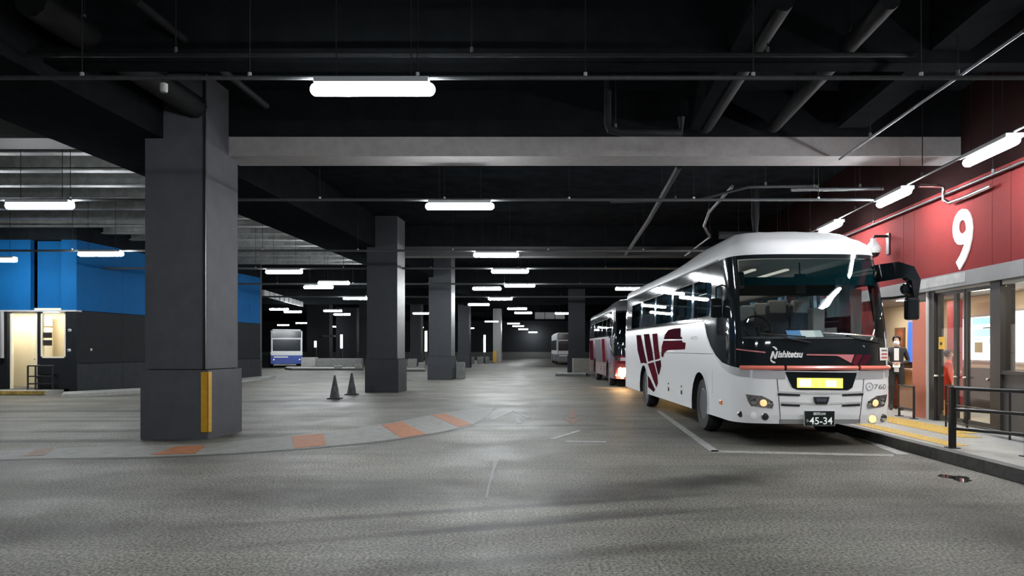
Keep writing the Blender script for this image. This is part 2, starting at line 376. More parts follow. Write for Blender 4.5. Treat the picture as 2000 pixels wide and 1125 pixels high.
for a, b, z0, z1, mm in ((1890, 1934, 2.05, 2.2, M_cyan), (1890, 1934, 1.78, 1.95, M_cyan), (1896, 1906, 1.7, 1.74, M_cyan), (1922, 1936, 1.6, 1.75, M_cyan)):
    o = wslab(MB(), wy(b, RD-.06), wy(a, RD-.06), RD-.065, RD-.055, z0, z1).build('printed_area', mm, s1); o.location = -Vector(s1.location)
o = wslab(MB(), wy(1931, RD-.07), wy(1910, RD-.07), RD-.075, RD-.068, 1.955, 1.985).build('printed_line', mat('ink', (0.02, 0.08, 0.1), .5), s1); o.location = -Vector(s1.location)
o = wslab(MB(), wy(1916, .02), wy(1902, .02), .03, .045, 1.44, 1.62).build('notice', mat('tan_notice', (0.45, 0.33, 0.18), .6), l1); o['label'] = 'small tan notice on the glass'
wall_print('backlit_board', 'large plain white lit board behind the window by the dark post', 1972, 2120, 1.24, 2.28, M_scr)
wall_print('backlit_strip', 'narrow white lit panel between the door stiles', 1869, 1880, 1.26, 2.2, M_scr)
M_bluescr = mat('blue_screen', (.02, .06, .6), emit=1.4, ecol=(0.03, 0.1, 0.85))
wall_print('blue_screen', 'tall blue lit screen beside the ticket counter', 1770, 1783, 1.18, 2.15, M_bluescr, off=1.2)
p = wall_print('framed_poster', 'brown framed poster on the cream wall behind the attendant', 1742, 1757, 1.45, 2.05, mat('poster_brown', (0.35, 0.13, 0.07), .6, noise=.6, nscale=6), fm=mat('poster_frame', (0.22, 0.12, 0.06), .5))
o = wslab(MB(), wy(1866, 1.7), wy(1843, 1.7), 1.7, 1.78, PZ, 2.6).build('red_partition', mat('red_partition_paint', (0.4, 0.05, 0.06), .5)); tag(o, 'narrow red partition behind the left glass door leaf', 'partition')
# ticket counter
ctr = empty('ticket_counter', wp(17, .75, PZ)); tag(ctr, 'orange fronted ticket counter with dark top behind the attendant', 'counter')
o = wslab(MB(), 15.75, 18.6, .75, 1.25, PZ, 1.0).build('front_panel', mat('counter_orange', (0.7, 0.36, 0.14), .45, noise=.08, nscale=3), ctr); o.location = -Vector(ctr.location)
o = wslab(MB(), 15.7, 18.65, .68, 1.3, 1.0, 1.05).build('counter_top', mat('counter_top', (0.7, 0.5, 0.3), .4), ctr); o.location = -Vector(ctr.location)
o = wslab(MB(), 15.75, 18.6, 1.0, 1.2, 1.05, 1.2).build('back_ledge', M_brown, ctr); o.location = -Vector(ctr.location)
# low rail in front of the red panel
def bar_rail(name, label, pts, zs, r, posts, cat='railing', ppart='post', base=True, sq=False):
    p0 = Vector(pts[0]); r_ = empty(name, p0); tag(r_, label, cat)
    for z in zs:
        MB().tube([Vector((p[0], p[1], p[2]+z))-p0 for p in pts], r, 8).build('rail', M_black, r_, True)
    for p in posts:
        q = Vector(p)-p0
        if sq: po = MB().box(q.x-r*1.5, q.x+r*1.5, q.y-r*1.5, q.y+r*1.5, q.z, q.z+max(zs)+r, .006).build(ppart, M_black, r_)
        else: po = MB().tube([q, q+Vector((0, 0, max(zs)))], r*1.2, 8).build(ppart, M_black, r_, True)
        if base: MB().box(q.x-r*3, q.x+r*3, q.y-r*3, q.y+r*3, q.z, q.z+.012).build('base_plate', M_black, po)
    return r_
a, b = wp(15.0, -.25, PZ), wp(14.35, -.25, PZ)
rr = bar_rail('low_rail', 'low black tubular rail in front of the brick red panel', [a, b], [.18, .62], .02, [a, b])
MB().obox((Vector(b)-Vector(a))/2+Vector((0, 0, .4)), WD, WN, ZU, .62, .012, .42).build('infill_panel', mat('smoked_panel', (0.28, 0.15, 0.1), .3), rr)
# foreground railing
p1 = G(1860, 875, PZ); d = Vector((0.44, -0.79, 0)).normalized(); p2 = p1+d*.95; p3 = p1+d*2.6; p4 = p1+d*4.2
bar_rail('platform_railing', 'black square post railing on the platform edge near the puddle', [p1, p4], [.27, .53, .815], .024, [p1, p2, p3, p4], sq=True)
bar_rail('inner_railing', 'thin black railing in front of the glazed doors', [wp(12.9, -.35, PZ), wp(11.6, -.35, PZ), wp(9.8, -.35, PZ)], [.1, .4, .72], .014, [wp(12.9, -.35, PZ), wp(12.2, -.35, PZ), wp(11.0, -.35, PZ)], base=False)

# ------------------------------------------------------------------ left wall, blue over charcoal
B0 = Vector((-14.72, 25.1)); B1 = Vector((-13.05, 38.5)); lw = (B1-B0).normalized(); ln_ = Vector((-lw.y, lw.x))
wl = empty('wall_left', (-15, 26, 0)); struct(wl, 'blue over charcoal wall on the far side of the roadway')
def lpoly(pts, z0, z1, m, name, par=wl):
    o = MB().prism(pts, z0, z1).build(name, m, par); o.location = -Vector(par.location); return o
def lw_slab(t0, t1, o0, o1, z0, z1, m, name='panel', par=wl):
    q = [B0+lw*t0+ln_*o0, B0+lw*t1+ln_*o0, B0+lw*t1+ln_*o1, B0+lw*t0+ln_*o1]
    return lpoly([tuple(p) for p in q], z0, z1, m, name, par)
TL = (B1-B0).length
ts = [0, 2.4, 4.9, 7.4, 9.9, 12.4, TL]
for a, b in zip(ts, ts[1:]):
    lw_slab(a+.006, b-.006, 0, .2, 2.82, 5.2, M_blue)
    lw_slab(a+.006, b-.006, 0, .2, 1.02, 2.80, M_wallc)
    lw_slab(a+.006, b-.006, -.03, .2, 0, 1.0, mat('charcoal_dado', (0.026, 0.028, 0.031), .7, spec=.1, noise=.15, nscale=3))
lw_slab(0, TL, .02, .22, 0, 5.2, M_deck, 'backing')
lw_slab(0, TL, 0, .3, 5.2, ZC, M_deck, 'backing')
# end return beyond the corner
lpoly([tuple(B1), tuple(B1+Vector((-8, .1))), tuple(B1+Vector((-8, .3))), tuple(B1+Vector((0, .22)))], 0, ZC, M_dark, 'end_panel')
YL = 25.1
def LX(px): return (px-PX)/F*YL
for a, b, dd in ((-26, -22, 0), (-22, -18.9, 0), (-18.9, LX(60), 0), (LX(60), LX(119), .35), (LX(119), B0.x, 0)):
    lpoly([(a+.006, YL+dd), (b-.006, YL+dd), (b-.006, YL+dd+.2), (a+.006, YL+dd+.2)], 2.82, 5.2, M_blue, 'panel')
    lpoly([(a, YL), (b, YL), (b, YL+.6), (a, YL+.6)], 5.2, ZC, M_deck, 'backing')
lpoly([(-26, YL-.04), (-14.72, YL-.04), (-14.66, YL+.2), (-26, YL+.2)], 2.77, 2.82, mat('pale_ledge', (0.4, 0.42, 0.44), .5), 'ledge')
for a, b in ((-26, LX(14)), (LX(128), B0.x)):
    lpoly([(a, YL), (b, YL), (b, YL+.2), (a, YL+.2)], 0, 2.77, M_wallc, 'panel')
lpoly([(LX(73), YL), (LX(77.5), YL), (LX(77.5), YL+.2), (LX(73), YL+.2)], .15, 2.77, M_black, 'post')
lpoly([(LX(77.5), YL), (LX(128), YL), (LX(128), YL+.2), (LX(77.5), YL+.2)], 0, 1.2, M_wallc, 'panel')
# vestibule behind, with lamp
lpoly([(-19, YL+1.3), (-15.05, YL+1.3), (-15.05, YL+1.4), (-19, YL+1.4)], 0, 2.9, M_cream, 'inner_wall')
lpoly([(-19.1, YL+.2), (-19, YL+.2), (-19, YL+1.4), (-19.1, YL+1.4)], 0, 2.9, M_cream, 'inner_wall')
lpoly([(-15.05, YL+.2), (-14.97, YL+.2), (-14.97, YL+1.4), (-15.05, YL+1.4)], 0, 2.9, M_cream, 'inner_wall')
lpoly([(-19.1, YL+.2), (-14.97, YL+.2), (-14.97, YL+1.4), (-19.1, YL+1.4)], 2.82, 2.9, M_cream, 'soffit')
lpoly([(-19.1, YL+.0), (-14.97, YL+.0), (-14.97, YL+1.4), (-19.1, YL+1.4)], 0, .16, M_dark, 'inner_floor')
r_ = empty('vestibule_lamp', (-16.9, YL+.7, 2.785)); tag(r_, 'flat ceiling lamp inside the cream vestibule under the blue wall', 'lamp')
MB().box(-1.2, 1.2, -.1, .1, 0, .03).build('housing', M_white, r_); MB().box(-1.15, 1.15, -.08, .08, -.012, 0).build('diffuser', mat('vestibule_light', (1, 1, 1), emit=42, ecol=(1, .93, .78)), r_)
d2 = empty('door_2', ((LX(18)+LX(72))/2, YL+.1, .16)); struct(d2, 'cream lit doorway below the blue wall')
cx_ = (LX(18)+LX(72))/2; hw_ = (LX(72)-LX(18))/2
for x0, x1, z0, z1 in ((-hw_, -hw_+.05, 0, 2.6), (hw_-.05, hw_, 0, 2.6), (-hw_, hw_, 2.55, 2.6)):
    MB().box(x0, x1, -.06, .06, z0, z1).build('frame', mat('cream_frame', (0.8, 0.75, 0.62), .4), d2)
MB().box(-hw_+.1, hw_-.1, .9, .95, 0, 2.1).build('inner_door', mat('cream_door', (0.78, 0.7, 0.52), .5), d2)
MB().box(-hw_+.05, hw_-.05, -.01, .0, 0, 2.55).build('pane', M_pane, d2)
MB().box(-hw_+.1, hw_-.1, .9, .95, 2.15, 2.5).build('transom', mat('cream_transom', (0.66, 0.6, 0.45), .5), d2)
MB().lathe([(0, -.03), (.02, -.025), (.02, .0)], (hw_-.12, -.02, 1.0), 'y', 8).build('handle', M_chrome, d2)
w2 = empty('window_2', ((LX(78)+LX(127))/2, YL+.1, 1.2)); struct(w2, 'cream lit window with two dark notices beside the doorway')
hw2 = (LX(127)-LX(78))/2
for x0, x1, z0, z1 in ((-hw2, -hw2+.05, 0, 1.55), (hw2-.05, hw2, 0, 1.55), (-hw2, hw2, 1.5, 1.55), (-hw2, hw2, 0, .05)):
    MB().box(x0, x1, -.06, .06, z0, z1).build('frame', mat('cream_frame', (0.8, 0.75, 0.62), .4), w2)
MB().box(-hw2+.05, hw2-.05, -.01, 0, .05, 1.5).build('pane', M_pane, w2)
for z0 in (.42, .68):
    MB().box(-hw2+.06, -hw2+.36, -.03, -.015, z0, z0+.19).build('notice', mat('notice_black', (0.03, 0.022, 0.02), .5), w2)
# low step with yellow edge, wall fittings, pipe and small railing at the doorway
st = empty('door_step', (-17, YL-1.0, 0)); tag(st, 'low step with a worn yellow edge at the cream doorway', 'step')
MB().box(-4, LX(125)+17, 0, .99, 0, .14).build('slab', M_concrete, st); MB().box(-4, LX(125)+17, -.03, .0, .03, .145).build('edge_strip', mat('worn_yellow_black', (0.32, 0.22, 0.05), .6, noise=.7, nscale=3), st)
k = [G(125, 771), G(275, 763), G(500, 739), G(538, 737), G(520, 742), G(275, 768), G(120, 777)]
tag(MB().prism([(p.x, p.y) for p in k], 0, .10).build('wall_kerb', M_concrete), 'pale concrete strip at the foot of the charcoal wall', 'kerb')
bar_rail('door_railing', 'low black railing beside the cream doorway', [Vector((LX(62), YL-.2, .142)), Vector((LX(112), YL-.2, .142))], [.2, .45, .8], .025, [Vector((LX(62), YL-.2, .142)), Vector((LX(77), YL-.2, .142)), Vector((LX(110), YL-.2, .142))], base=False)
tag(MB().tube([(LX(8), YL-.1, 1.2), (LX(8), YL-.1, 2.77)], .06, 10).build('drain_pipe', mat('pipe_grey', (.3, .3, .3), .4), None, True), 'grey vertical pipe at the edge of the cream doorway', 'pipe')
for i, (px, py) in enumerate(((133, 645), (132, 684), (174, 683))):
    t = (px-148)/160*4.0+.05; q = B0+lw*t; zz = H-(py-HY)*q.y/F
    r_ = empty('wall_fitting', (q.x, q.y, zz)); tag(r_, ['small pale fitting high on the charcoal wall by the window', 'small pale fitting low on the charcoal wall by the window', 'small round switch alone on the charcoal wall'][i], 'fitting')
    MB().lathe([(.05, .02), (.05, -.03), (.03, -.05)], (0, 0, 0), 'y', 10).build('cover', mat('pale_plastic', (.5, .5, .5), .4), r_); MB().lathe([(.02, -.05), (.015, -.065)], (0, 0, 0), 'y', 8).build('button', M_black, r_)

# ------------------------------------------------------------------ columns
M_dark2 = mat('dim_charcoal_paint', (0.030, 0.032, 0.037), 0.6, spec=.2, noise=0.12, nscale=3)
M_litside = mat('lit_side_tone', (0.11, 0.114, 0.118), 0.5)  # paler copy of the column paint, imitates lamplight on the side face
def column(loc, wd, dp, h, label, guard=True, skew=0.085, mt=M_dark2, lit=None):
    c = empty('support_column', loc); tag(c, label, 'column', 'columns between the lanes')
    def pl(x0, x1, y0, y1): return [(x+skew*y_, y_) for x, y_ in ((x0, y0), (x1, y0), (x1, y1), (x0, y1))]
    MB().prism(pl(.09, wd-.09, .09, dp-.09), 0, h).build('core', M_deck, c)
    zs = 1.16
    for z0, z1, e in ((0, zs-.006, 0), (zs+.006, h, .05)):
        MB().prism(pl(e, wd-e, e-.012, e+.012), z0, z1).build('front_panel', mt, c)
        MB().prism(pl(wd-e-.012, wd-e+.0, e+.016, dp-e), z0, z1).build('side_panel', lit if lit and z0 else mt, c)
        MB().prism(pl(e, e+.012, e+.016, dp-e), z0, z1).build('side_panel', mt, c)
        MB().prism(pl(e, wd-e, dp-e-.012, dp-e), z0, z1).build('back_panel', mt, c)
    if guard:
        k = MB().box(wd-.11, wd+.012, -.03, -.008, .12, 1.12, .003); k.box(wd, wd+.022, -.03, .10, .12, 1.12, .003)
        k.build('corner_guard', M_yellow if guard == 1 else mat('pale_guard', (.5, .52, .52), .35), c)
    return c
g = G(275, 858); c1 = column(g, 1.12, 1.25, ZC, 'massive dark column with a yellow corner guard beside the painted island', 1, mt=M_dark)
MB().prism([(1.12-.05-.03, -.0), (1.12-.045, -.0), (1.12-.045, .03), (1.12-.05-.03, .03)], 1.17, ZC).build('corner_trim', M_black, c1)
# conduit box on the side of the first column
g2 = G(713, 767); column(g2, 1.15, 1.25, ZC, 'dark column with its lamplit side painted pale, beside the traffic cones', 0, lit=M_litside)
g3 = G(835, 742); column(g3, 1.2, 1.25, ZC, 'dark column with its lamplit side painted pale, behind the cone column', 0, lit=M_litside)
g4 = Vector((3.43, 46, 0)); column(g4, 1.15, 1.25, ZC, 'dark column standing behind the maroon bus', 0)
far_cols = ((598, 712, 76, 2.4, 'broad dark column behind the blue and white bus, with arrow sign'), (700, 712, 76, 1.2, 'dark far column beside the cone column, left edge'), (800, 712, 70, 1.1, 'dark far column between the two pale edged columns'),
            (893, 711, 60, 1.0, 'dark far column right of the second pale edged column'), (962, 706, 84, 1.0, 'pale far column with a yellow foot near the end wall'), (655, 712, 82, 2.4, 'broad dark far pier between arrow sign and cone column'))
for i, (px, py, Yc, wd, lab) in enumerate(far_cols):
    X = (px-PX)*Yc/F; column(Vector((X, Yc, 0)), wd, 1.2, ZC, lab, 0, mt=M_dark2 if i != 4 else mat('pale_column', (.22, .22, .22), .5))
X = (962-PX)*83.8/F
tag(MB().box(X+.05, X+.45, 83.6, 83.9, 0, 1.3, .02).build('yellow_marker', M_yellow), 'yellow marker at the foot of the pale far column', 'marker')
# lamplight painted pale on side panels of the second and third columns
for gg, wd, z0, lab in ((g2, 1.15, 1.2, 0), (g3, 1.2, .1, 0)):
    pass
# arrow sign
X, Yc = (640-PX)*75.85/F, 75.85
ar = empty('arrow_sign', (X, Yc-.2, 2.74)); tag(ar, 'dark panel with a thin white arrow pointing left, far behind the cones', 'sign')
MB().box(-.55, .75, 0, .2, -.45, .45, .01).build('panel', M_dark, ar)
MB().prism([(-.42, 0), (-.14, .26), (-.08, .2), (-.25, .05), (.45, .05), (.45, -.05), (-.25, -.05), (-.08, -.2), (-.14, -.26)], 0, .012).build('arrow', mat('arrow_white_glow', (.75, .75, .75), .5, emit=.25), ar)  # plain white arrow given a faint glow of its own
o = ar.children[1]; o.rotation_euler = (math.pi/2, 0, 0); o.location = (0, -.005, 0)

# ------------------------------------------------------------------ ceiling beams, pipes, rails
def beam(name, x0, x1, Y, dep, z0, z1, label, m=M_beam, flange=None):
    r_ = empty(name, ((x0+x1)/2, Y, z0)); struct(r_, label); cx = (x0+x1)/2
    MB().box(x0-cx, x1-cx, 0, dep, (z1-z0)*.0+.36, z1-z0).build('web', m, r_)
    if flange: MB().box(x0-cx, x1-cx, -.0, dep, 0, .35, .01).build('lower_flange', flange, r_)
    else: MB().box(x0-cx, x1-cx, 0, dep, 0, .36).build('lower_flange', m, r_)
    return r_
xb0 = A(440, 300, 13.2).x
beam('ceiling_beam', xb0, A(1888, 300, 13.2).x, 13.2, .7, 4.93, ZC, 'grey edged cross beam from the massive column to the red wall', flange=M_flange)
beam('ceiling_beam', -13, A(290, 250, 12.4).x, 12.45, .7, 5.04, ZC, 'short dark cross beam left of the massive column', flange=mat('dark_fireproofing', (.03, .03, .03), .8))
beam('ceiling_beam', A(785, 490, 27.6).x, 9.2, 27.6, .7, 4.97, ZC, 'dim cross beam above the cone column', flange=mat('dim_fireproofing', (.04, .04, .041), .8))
beam('ceiling_beam', -24, 10, 41, .7, 4.9, ZC, 'dark cross beam above the second pale edged column')
beam('ceiling_beam', -40, 12, 56, .7, 4.9, ZC, 'dark far cross beam over the distant lanes')
beam('ceiling_beam', -12, 8, 3.6, .6, 5.0, ZC, 'dark cross beam overhead near the viewer')
beam('ceiling_beam', -12, 8, 9.6, .3, 5.2, ZC, 'dark secondary cross beam behind the nearest lamp')
# longitudinal girders: skewed with the column rows
def girder(x, y0, y1, wd, z0, label, m=M_beam, sk=.083):
    o = MB().prism([(x+sk*y0, y0), (x+wd+sk*y0, y0), (x+wd+sk*y1, y1), (x+sk*y1, y1)], z0, ZC).build('ceiling_girder', m); struct(o, label); return o
girder(-8.75, -5, 60, 1.9, 5.02, 'black girder running over the massive column row')
girder(2.0, -5, 12.9, .35, 5.3, 'black girder above the white bus lane'); girder(4.6, -5, 12.9, .5, 5.35, 'black girder nearest the red wall')
# pale joists of the lit deck at the left
jo = empty('ceiling_joists_left', (-14, 20, 5.6)); struct(jo, 'pale steel joists of the lit deck above the blue wall')
jm = None
y = 12.5
while y < 37:
    if jm is None:
        o = MB().box(-7.5, 5.3, -.13, .13, 0, .04).box(-7.5, 5.3, -.02, .02, .04, .4).build('joist', M_joist, jo); jm = o.data
    else: o = link('joist', jm, jo)
    o.location = (.083*y-.9, y-20, 0); y += 1.55
MB().box(-10, 5, -9, 20, .42, .48).build('deck_sheet', mat('grey_deck_sheet', (.05, .052, .05), .6, noise=.3), jo)
# pipes
def pipe(label, pts, r, name='ceiling_pipe', hang=0, m=M_pipe, cat='pipe', clamp=True):
    pts = [Vector(p) for p in pts]; r_ = empty(name, pts[0]); tag(r_, label, cat, 'pipes under the deck')
    MB().tube([p-pts[0] for p in pts], r, 10).build('pipe_run', m, r_, True)
    for i in range(hang):
        t = (i+.5)/hang*(len(pts)-1); j = min(int(t), len(pts)-2); q = pts[j].lerp(pts[j+1], t-j)-pts[0]
        top = ZC-(q.z+pts[0].z)
        MB().tube([q, q+Vector((0, 0, top))], .008, 6).build('hanger_rod', M_pipe, r_)
        MB().tube([q-Vector((0, 0, r*.2)), q+Vector((0, 0, r+.06))], .022, 6).build('clamp', M_conduit, r_)
    return r_
def dirp(px0, py0, z, y1, sk=.075):
    Y0 = F*(z-H)/(HY-py0); X0 = (px0-PX)*Y0/F; return [(X0, Y0, z), (X0+sk*(y1-Y0), y1, z)]
pipe('wide black pipe crossing the deck above the white bus', dirp(1530, 0, 5.4, 13), .13, hang=2)
pipe('black pipe nearest the red wall above the bus', dirp(1740, 0, 5.4, 13), .11, hang=2)
pipe('thin conduit slanting from the top corner over the numeral', dirp(2000, 60, 4.85, 13.1), .022, hang=2, m=M_conduit)
pipe('broad dim duct overhead at the top left', dirp(60, 0, 5.55, 12.44), .2, hang=2)
pipe('thin dim pipe overhead right of the broad duct', dirp(265, 0, 5.5, 12.2), .05, hang=1)
pipe('slim pipe over the far end of the grey beam', [(3.2, 14.2, 5.0), (3.7, 20, 5.0), (4.2, 27.4, 5.0)], .06, hang=2)
pipe('kinked pipe under the deck over the bus roof', [(4.6, 15.5, 4.9), (4.9, 18.5, 4.9), (5.3, 20.5, 4.9), (6.0, 22.5, 4.9), (6.3, 27, 4.9)], .035, hang=2, m=M_dimc)
pipe('kinked conduit under the deck beside the red wall', [(6.2, 15.0, 4.8), (4.8, 15.1, 4.8), (4.1, 16.4, 4.8), (2.2, 16.6, 4.8)], .03, hang=2, m=M_dimc)
pipe('short conduit over the bus roof near the wall lamps', [(7.4, 14.8, 4.7), (5.6, 14.9, 4.7)], .035, hang=2, m=M_conduit)
pipe('thin dark pipe crossing high behind the nearest lamp', [(-6, 9.2, 5.15), (5, 9.2, 5.15)], .03, hang=3)
pipe('thin dark pipe crossing at the very top of the view', [(-6, 6.0, 5.55), (4, 6.0, 5.55)], .03, hang=3)
pipe('thin dark pipe below the topmost crossing pipe', [(-1.2, 6.9, 5.4), (.4, 6.9, 5.4)], .035, hang=2)
pipe('bent drop pipe hanging above the grey beam', [(A(1187, 100, 12).x, 12, 5.9), (A(1187, 100, 12).x, 12, 5.15), (A(1190, 100, 12).x, 12, 5.05), (A(1215, 100, 12).x, 12, 5.0), (A(1330, 100, 12).x, 12, 5.0), (A(1330, 100, 12).x, 12, 5.25)], .06, hang=1)
q0 = wp(13.4, -.1, 0)
pipe('chrome elbow pipe on top of the red wall above the numeral', [q0+Vector((-.5, 0, 4.45)), q0+Vector((-.2, 0, 4.45)), q0+Vector((-.06, 0, 4.43)), q0+Vector((-.05, 0, 4.2)), q0+Vector((0, -.1, 4.12)), q0+Vector((-.04, -.6, 4.12)), q0+Vector((-.1, -1.4, 4.14))], .035, m=M_chrome)
pipe('thin pipe along the top of the red wall', [wp(9.5, -.12, 4.3), wp(19, -.12, 4.3)], .022, hang=2, m=M_dimc)
pipe('thin conduit carrying the slanted wall lamps', [wp(8, -.92, 4.42), wp(26, -.92, 4.42)], .02, hang=6, m=M_conduit)
pipe('square cable duct hanging over the bus roof', [(A(1405, 460, 19).x, 19, 4.42), (A(1475, 460, 19).x, 19, 4.42), (A(1475, 420, 19).x, 19, 4.9), (A(1475, 420, 19).x, 19, 5.6)], .1, hang=1)
# conduits that carry the cross lamps
LZ = 4.25
def dl(py): return F*(LZ-H)/(HY-py)
rails = ((1.2, -10, 7.2, 'thin conduit overhead just behind the frame'), (dl(175), -9.0, 7.0, 'thin steel conduit carrying the nearest lamp'), (dl(403), -14.5, 7.1, 'thin steel conduit carrying the lamp behind the grey beam'), (dl(498), -17, 8, 'thin conduit carrying the third lamp of the row'),
         (dl(531), -20, 8, 'thin conduit carrying the fourth lamp of the row'), (dl(560), -22, 8, 'thin conduit carrying the fifth lamp of the row'), (dl(584), -24, 8, 'thin conduit carrying the far centre lamps'))
for Y, a, b, lab in rails:
    r_ = empty('lamp_conduit', (a, Y, LZ+.125)); tag(r_, lab, 'conduit', 'conduits carrying the tube lamps')
    segs = [(a, b)]
    if 12.3 < Y < 13.9: segs = [(a, -6.3), (-4.9, b)]
    for s0, s1 in segs: MB().tube([(s0-a, 0, 0), (s1-a, 0, 0)], .02+.0006*Y, 8).build('conduit_run', M_conduit, r_, True)
    n = 9
    for i in range(n):
        x = (b-a)*(i+.5)/n
        MB().tube([(x, 0, 0), (x, 0, ZC-LZ-.125)], .006, 6).build('hanger_rod', M_pipe, r_)
        MB().tube([(x, 0, .0), (x, 0, .055)], .018+.0004*Y, 6).build('clamp', mat('clamp_zinc', (.4, .4, .4), .4), r_)
# small sensor under the first conduit
s_ = A(320, 173, dl(175)); r_ = empty('ceiling_sensor', s_); tag(r_, 'small pale sensor hanging from the nearest conduit left of the lamp', 'sensor')
MB().lathe([(.03, -.04), (.04, -.025), (.04, .05), (.02, .06)], n=12).build('body', mat('sensor_grey', (.35, .35, .34), .5), r_, True); MB().tube([(0, 0, .05), (0, 0, LZ+.125-s_.z)], .012, 6).build('stem', M_pipe, r_)

# ------------------------------------------------------------------ tube lamps
def lamp_proto():
    r_ = empty('tube_lamp', (0, 0, 0))
    R_, Ls = .068, .60; prof = []
    k = MB(); n = 14; sec = 10
    pts = []; rs = []
    for i in range(5):
        a = math.pi/2*i/4; pts.append((-Ls-R_*.9*math.cos(a), 0, 0)); rs.append(max(.008, R_*math.sin(a)))
    for i in range(5):
        a = math.pi/2*(4-i)/4; pts.append((Ls+R_*.9*math.cos(a), 0, 0)); rs.append(max(.008, R_*math.sin(a)))
    k.tube(pts, rs, sec).build('diffuser', M_tube, r_, 'all')
    MB().box(-.60, .60, -.11, .11, .078, .105, .006).box(-.60, .60, -.115, -.104, .045, .10).box(-.60, .60, .104, .115, .045, .10).build('hood', M_lampbox, r_)
    for x in (-.4, .4): MB().tube([(x, .05, .1), (x, .05, ZC-LZ+.12)], .006, 5).build('hanger_rod', M_pipe, r_)
    return r_
proto = lamp_proto(); first = [True]
def lamp(loc, rz, label, s=1.0):
    o = proto if first[0] else copy_tree(proto); first[0] = False
    o.location = loc; o.rotation_euler = (0, 0, rz); o.scale = (s, s, s); tag(o, label, 'lamp', 'white tube lamps under the deck'); return o
LPS = [(728, 175, 'brightest tube lamp, nearest the viewer, above the road'), (898, 403, 'tube lamp just behind the grey cross beam'), (969, 498, 'tube lamp at the dim cross beam, third of the centre row'),
       (996, 530, 'tube lamp fourth in the centre row'), (1015, 558, 'tube lamp fifth in the centre row'), (951, 564, 'tube lamp beside the fifth of the centre row, nearer the columns'), (977, 584, 'tube lamp sixth in the centre row'),
       (935, 595, 'tube lamp just right of the second pale edged column'), (960, 628, 'small tube lamp over the far lane centre'), (78, 402, 'tube lamp above the blue wall at the picture edge'), (197, 496, 'tube lamp in front of the blue wall beside the massive column'),
       (-8, 508, 'tube lamp cut by the picture edge over the cream doorway'), (555, 531, 'tube lamp right of the massive column'), (652, 553, 'tube lamp between massive and cone columns, right of a pair'), (622, 561, 'tube lamp between massive and cone columns, left of a pair'), (694, 583, 'small tube lamp touching the cone column edge'),
       (823, 612, 'small tube lamp between the two pale edged columns'), (1230, 564, 'tube lamp just left of the white bus rear'), (1101, 612, 'small tube lamp beside the column behind the maroon bus'),
       (1010, 603, 'far tube lamp at the head of the bright cluster'), (1022, 611, 'far tube lamp inside the bright cluster'), (1003, 632, 'distant tube lamp starting the slanted line'), (1012, 637, 'distant tube lamp in the middle of the slanted line'), (1022, 643, 'distant tube lamp ending the slanted line'), (1041, 649, 'farthest tube lamp in front of the end wall'),
       (545, 604, 'far tube lamp over the blue and white bus'), (572, 609, 'far tube lamp right over the blue and white bus'), (553, 635, 'far tube lamp low over the blue and white bus roof'), (590, 631, 'tiny far lamp right of the blue and white bus'), (650, 607, 'tiny far lamp above the arrow sign'), (668, 614, 'tiny far lamp right above the arrow sign'),
       (649, 638, 'tiny far lamp close over the arrow sign'), (817, 640, 'tiny far lamp low between the pale edged columns'), (916, 641, 'tiny far lamp above the lit posts'), (713, 640, 'tiny far lamp at the edge of the cone column')]
for px, py, lab in LPS:
    Y = min(118, dl(py)); lamp(((px-PX)*Y/F, Y, H+(HY-py)*Y/F), random.uniform(-.01, .01), lab)
lamp((-1.5, 1.2, LZ), 0, 'unseen tube lamp added over the viewer, continuing the centre row')  # out of view, continues the row, added to light the foreground floor
lamp((3.2, 1.2, LZ), 0, 'unseen tube lamp added over the viewer on the platform side')  # out of view, added to brighten the coach front
lamp((-12.5, 7.9, LZ), 0, 'tube lamp of the nearest conduit beyond the picture edge')
for Yc, lab in ((8.3, 'slanted wall lamp beyond the picture edge'), (10.45, 'slanted tube lamp nearest along the red wall, cut by the picture edge'), (13.65, 'slanted tube lamp in front of the red wall left of the numeral'), (17.05, 'slanted tube lamp just above the bus roof by the red wall'), (20.6, 'slanted wall lamp hidden behind the bus roof')):
    lamp(wp(Yc, -.92, LZ+.045), math.pi/2-math.atan(.085), lab)

# ------------------------------------------------------------------ floor markings
def marking(name, pts, m, label, z=.004, group=None):
    q = [G(*p) for p in pts]; c = sum(q, Vector())/len(q)
    o = MB().prism([((p-c).x, (p-c).y) for p in q], 0, z).build(name, m); o.location = (c.x, c.y, 0); tag(o, label, 'road marking', group); return o
isl = empty('painted_island', G(600, 860)); tag(isl, 'pale curved painted island with worn orange blocks in front of the massive column', 'road marking')
outer = [(-60, 900), (40, 897), (180, 895), (300, 893), (400, 889), (500, 883), (600, 876), (700, 867), (790, 856), (860, 845), (920, 832), (950, 815), (968, 795)]
inner = [(-60, 885), (40, 880), (150, 874), (270, 872), (380, 868), (470, 861), (545, 853), (620, 845), (700, 836), (770, 825), (840, 811), (890, 803), (968, 795)]
def resample(pl):
    out = []
    for (a, b), (c, d) in zip(pl, pl[1:]):
        for i in range(4): t = i/4; out.append((lerp(a, c, t), lerp(b, d, t)))
    out.append(pl[-1]); return out
O_, I_ = [G(*p) for p in resample(outer)], [G(*p) for p in resample(inner)]
k = MB(); n = len(O_)
vs = [(p.x, p.y, .003) for p in O_]+[(p.x, p.y, .003) for p in I_]
k.add(vs, [(i, i+1, n+i+1, n+i) for i in range(n-1)]); o = k.build('pale_band', M_strip, isl); o.location = -Vector(isl.location)
k = MB()
q = [G(a, b-1.0) for a, b in resample(outer)]; q2 = [G(a, b+1.4) for a, b in resample(outer)]
k.add([(p.x, p.y, .005) for p in q]+[(p.x, p.y, .005) for p in q2], [(i, i+1, n+i+1, n+i) for i in range(n-1)])
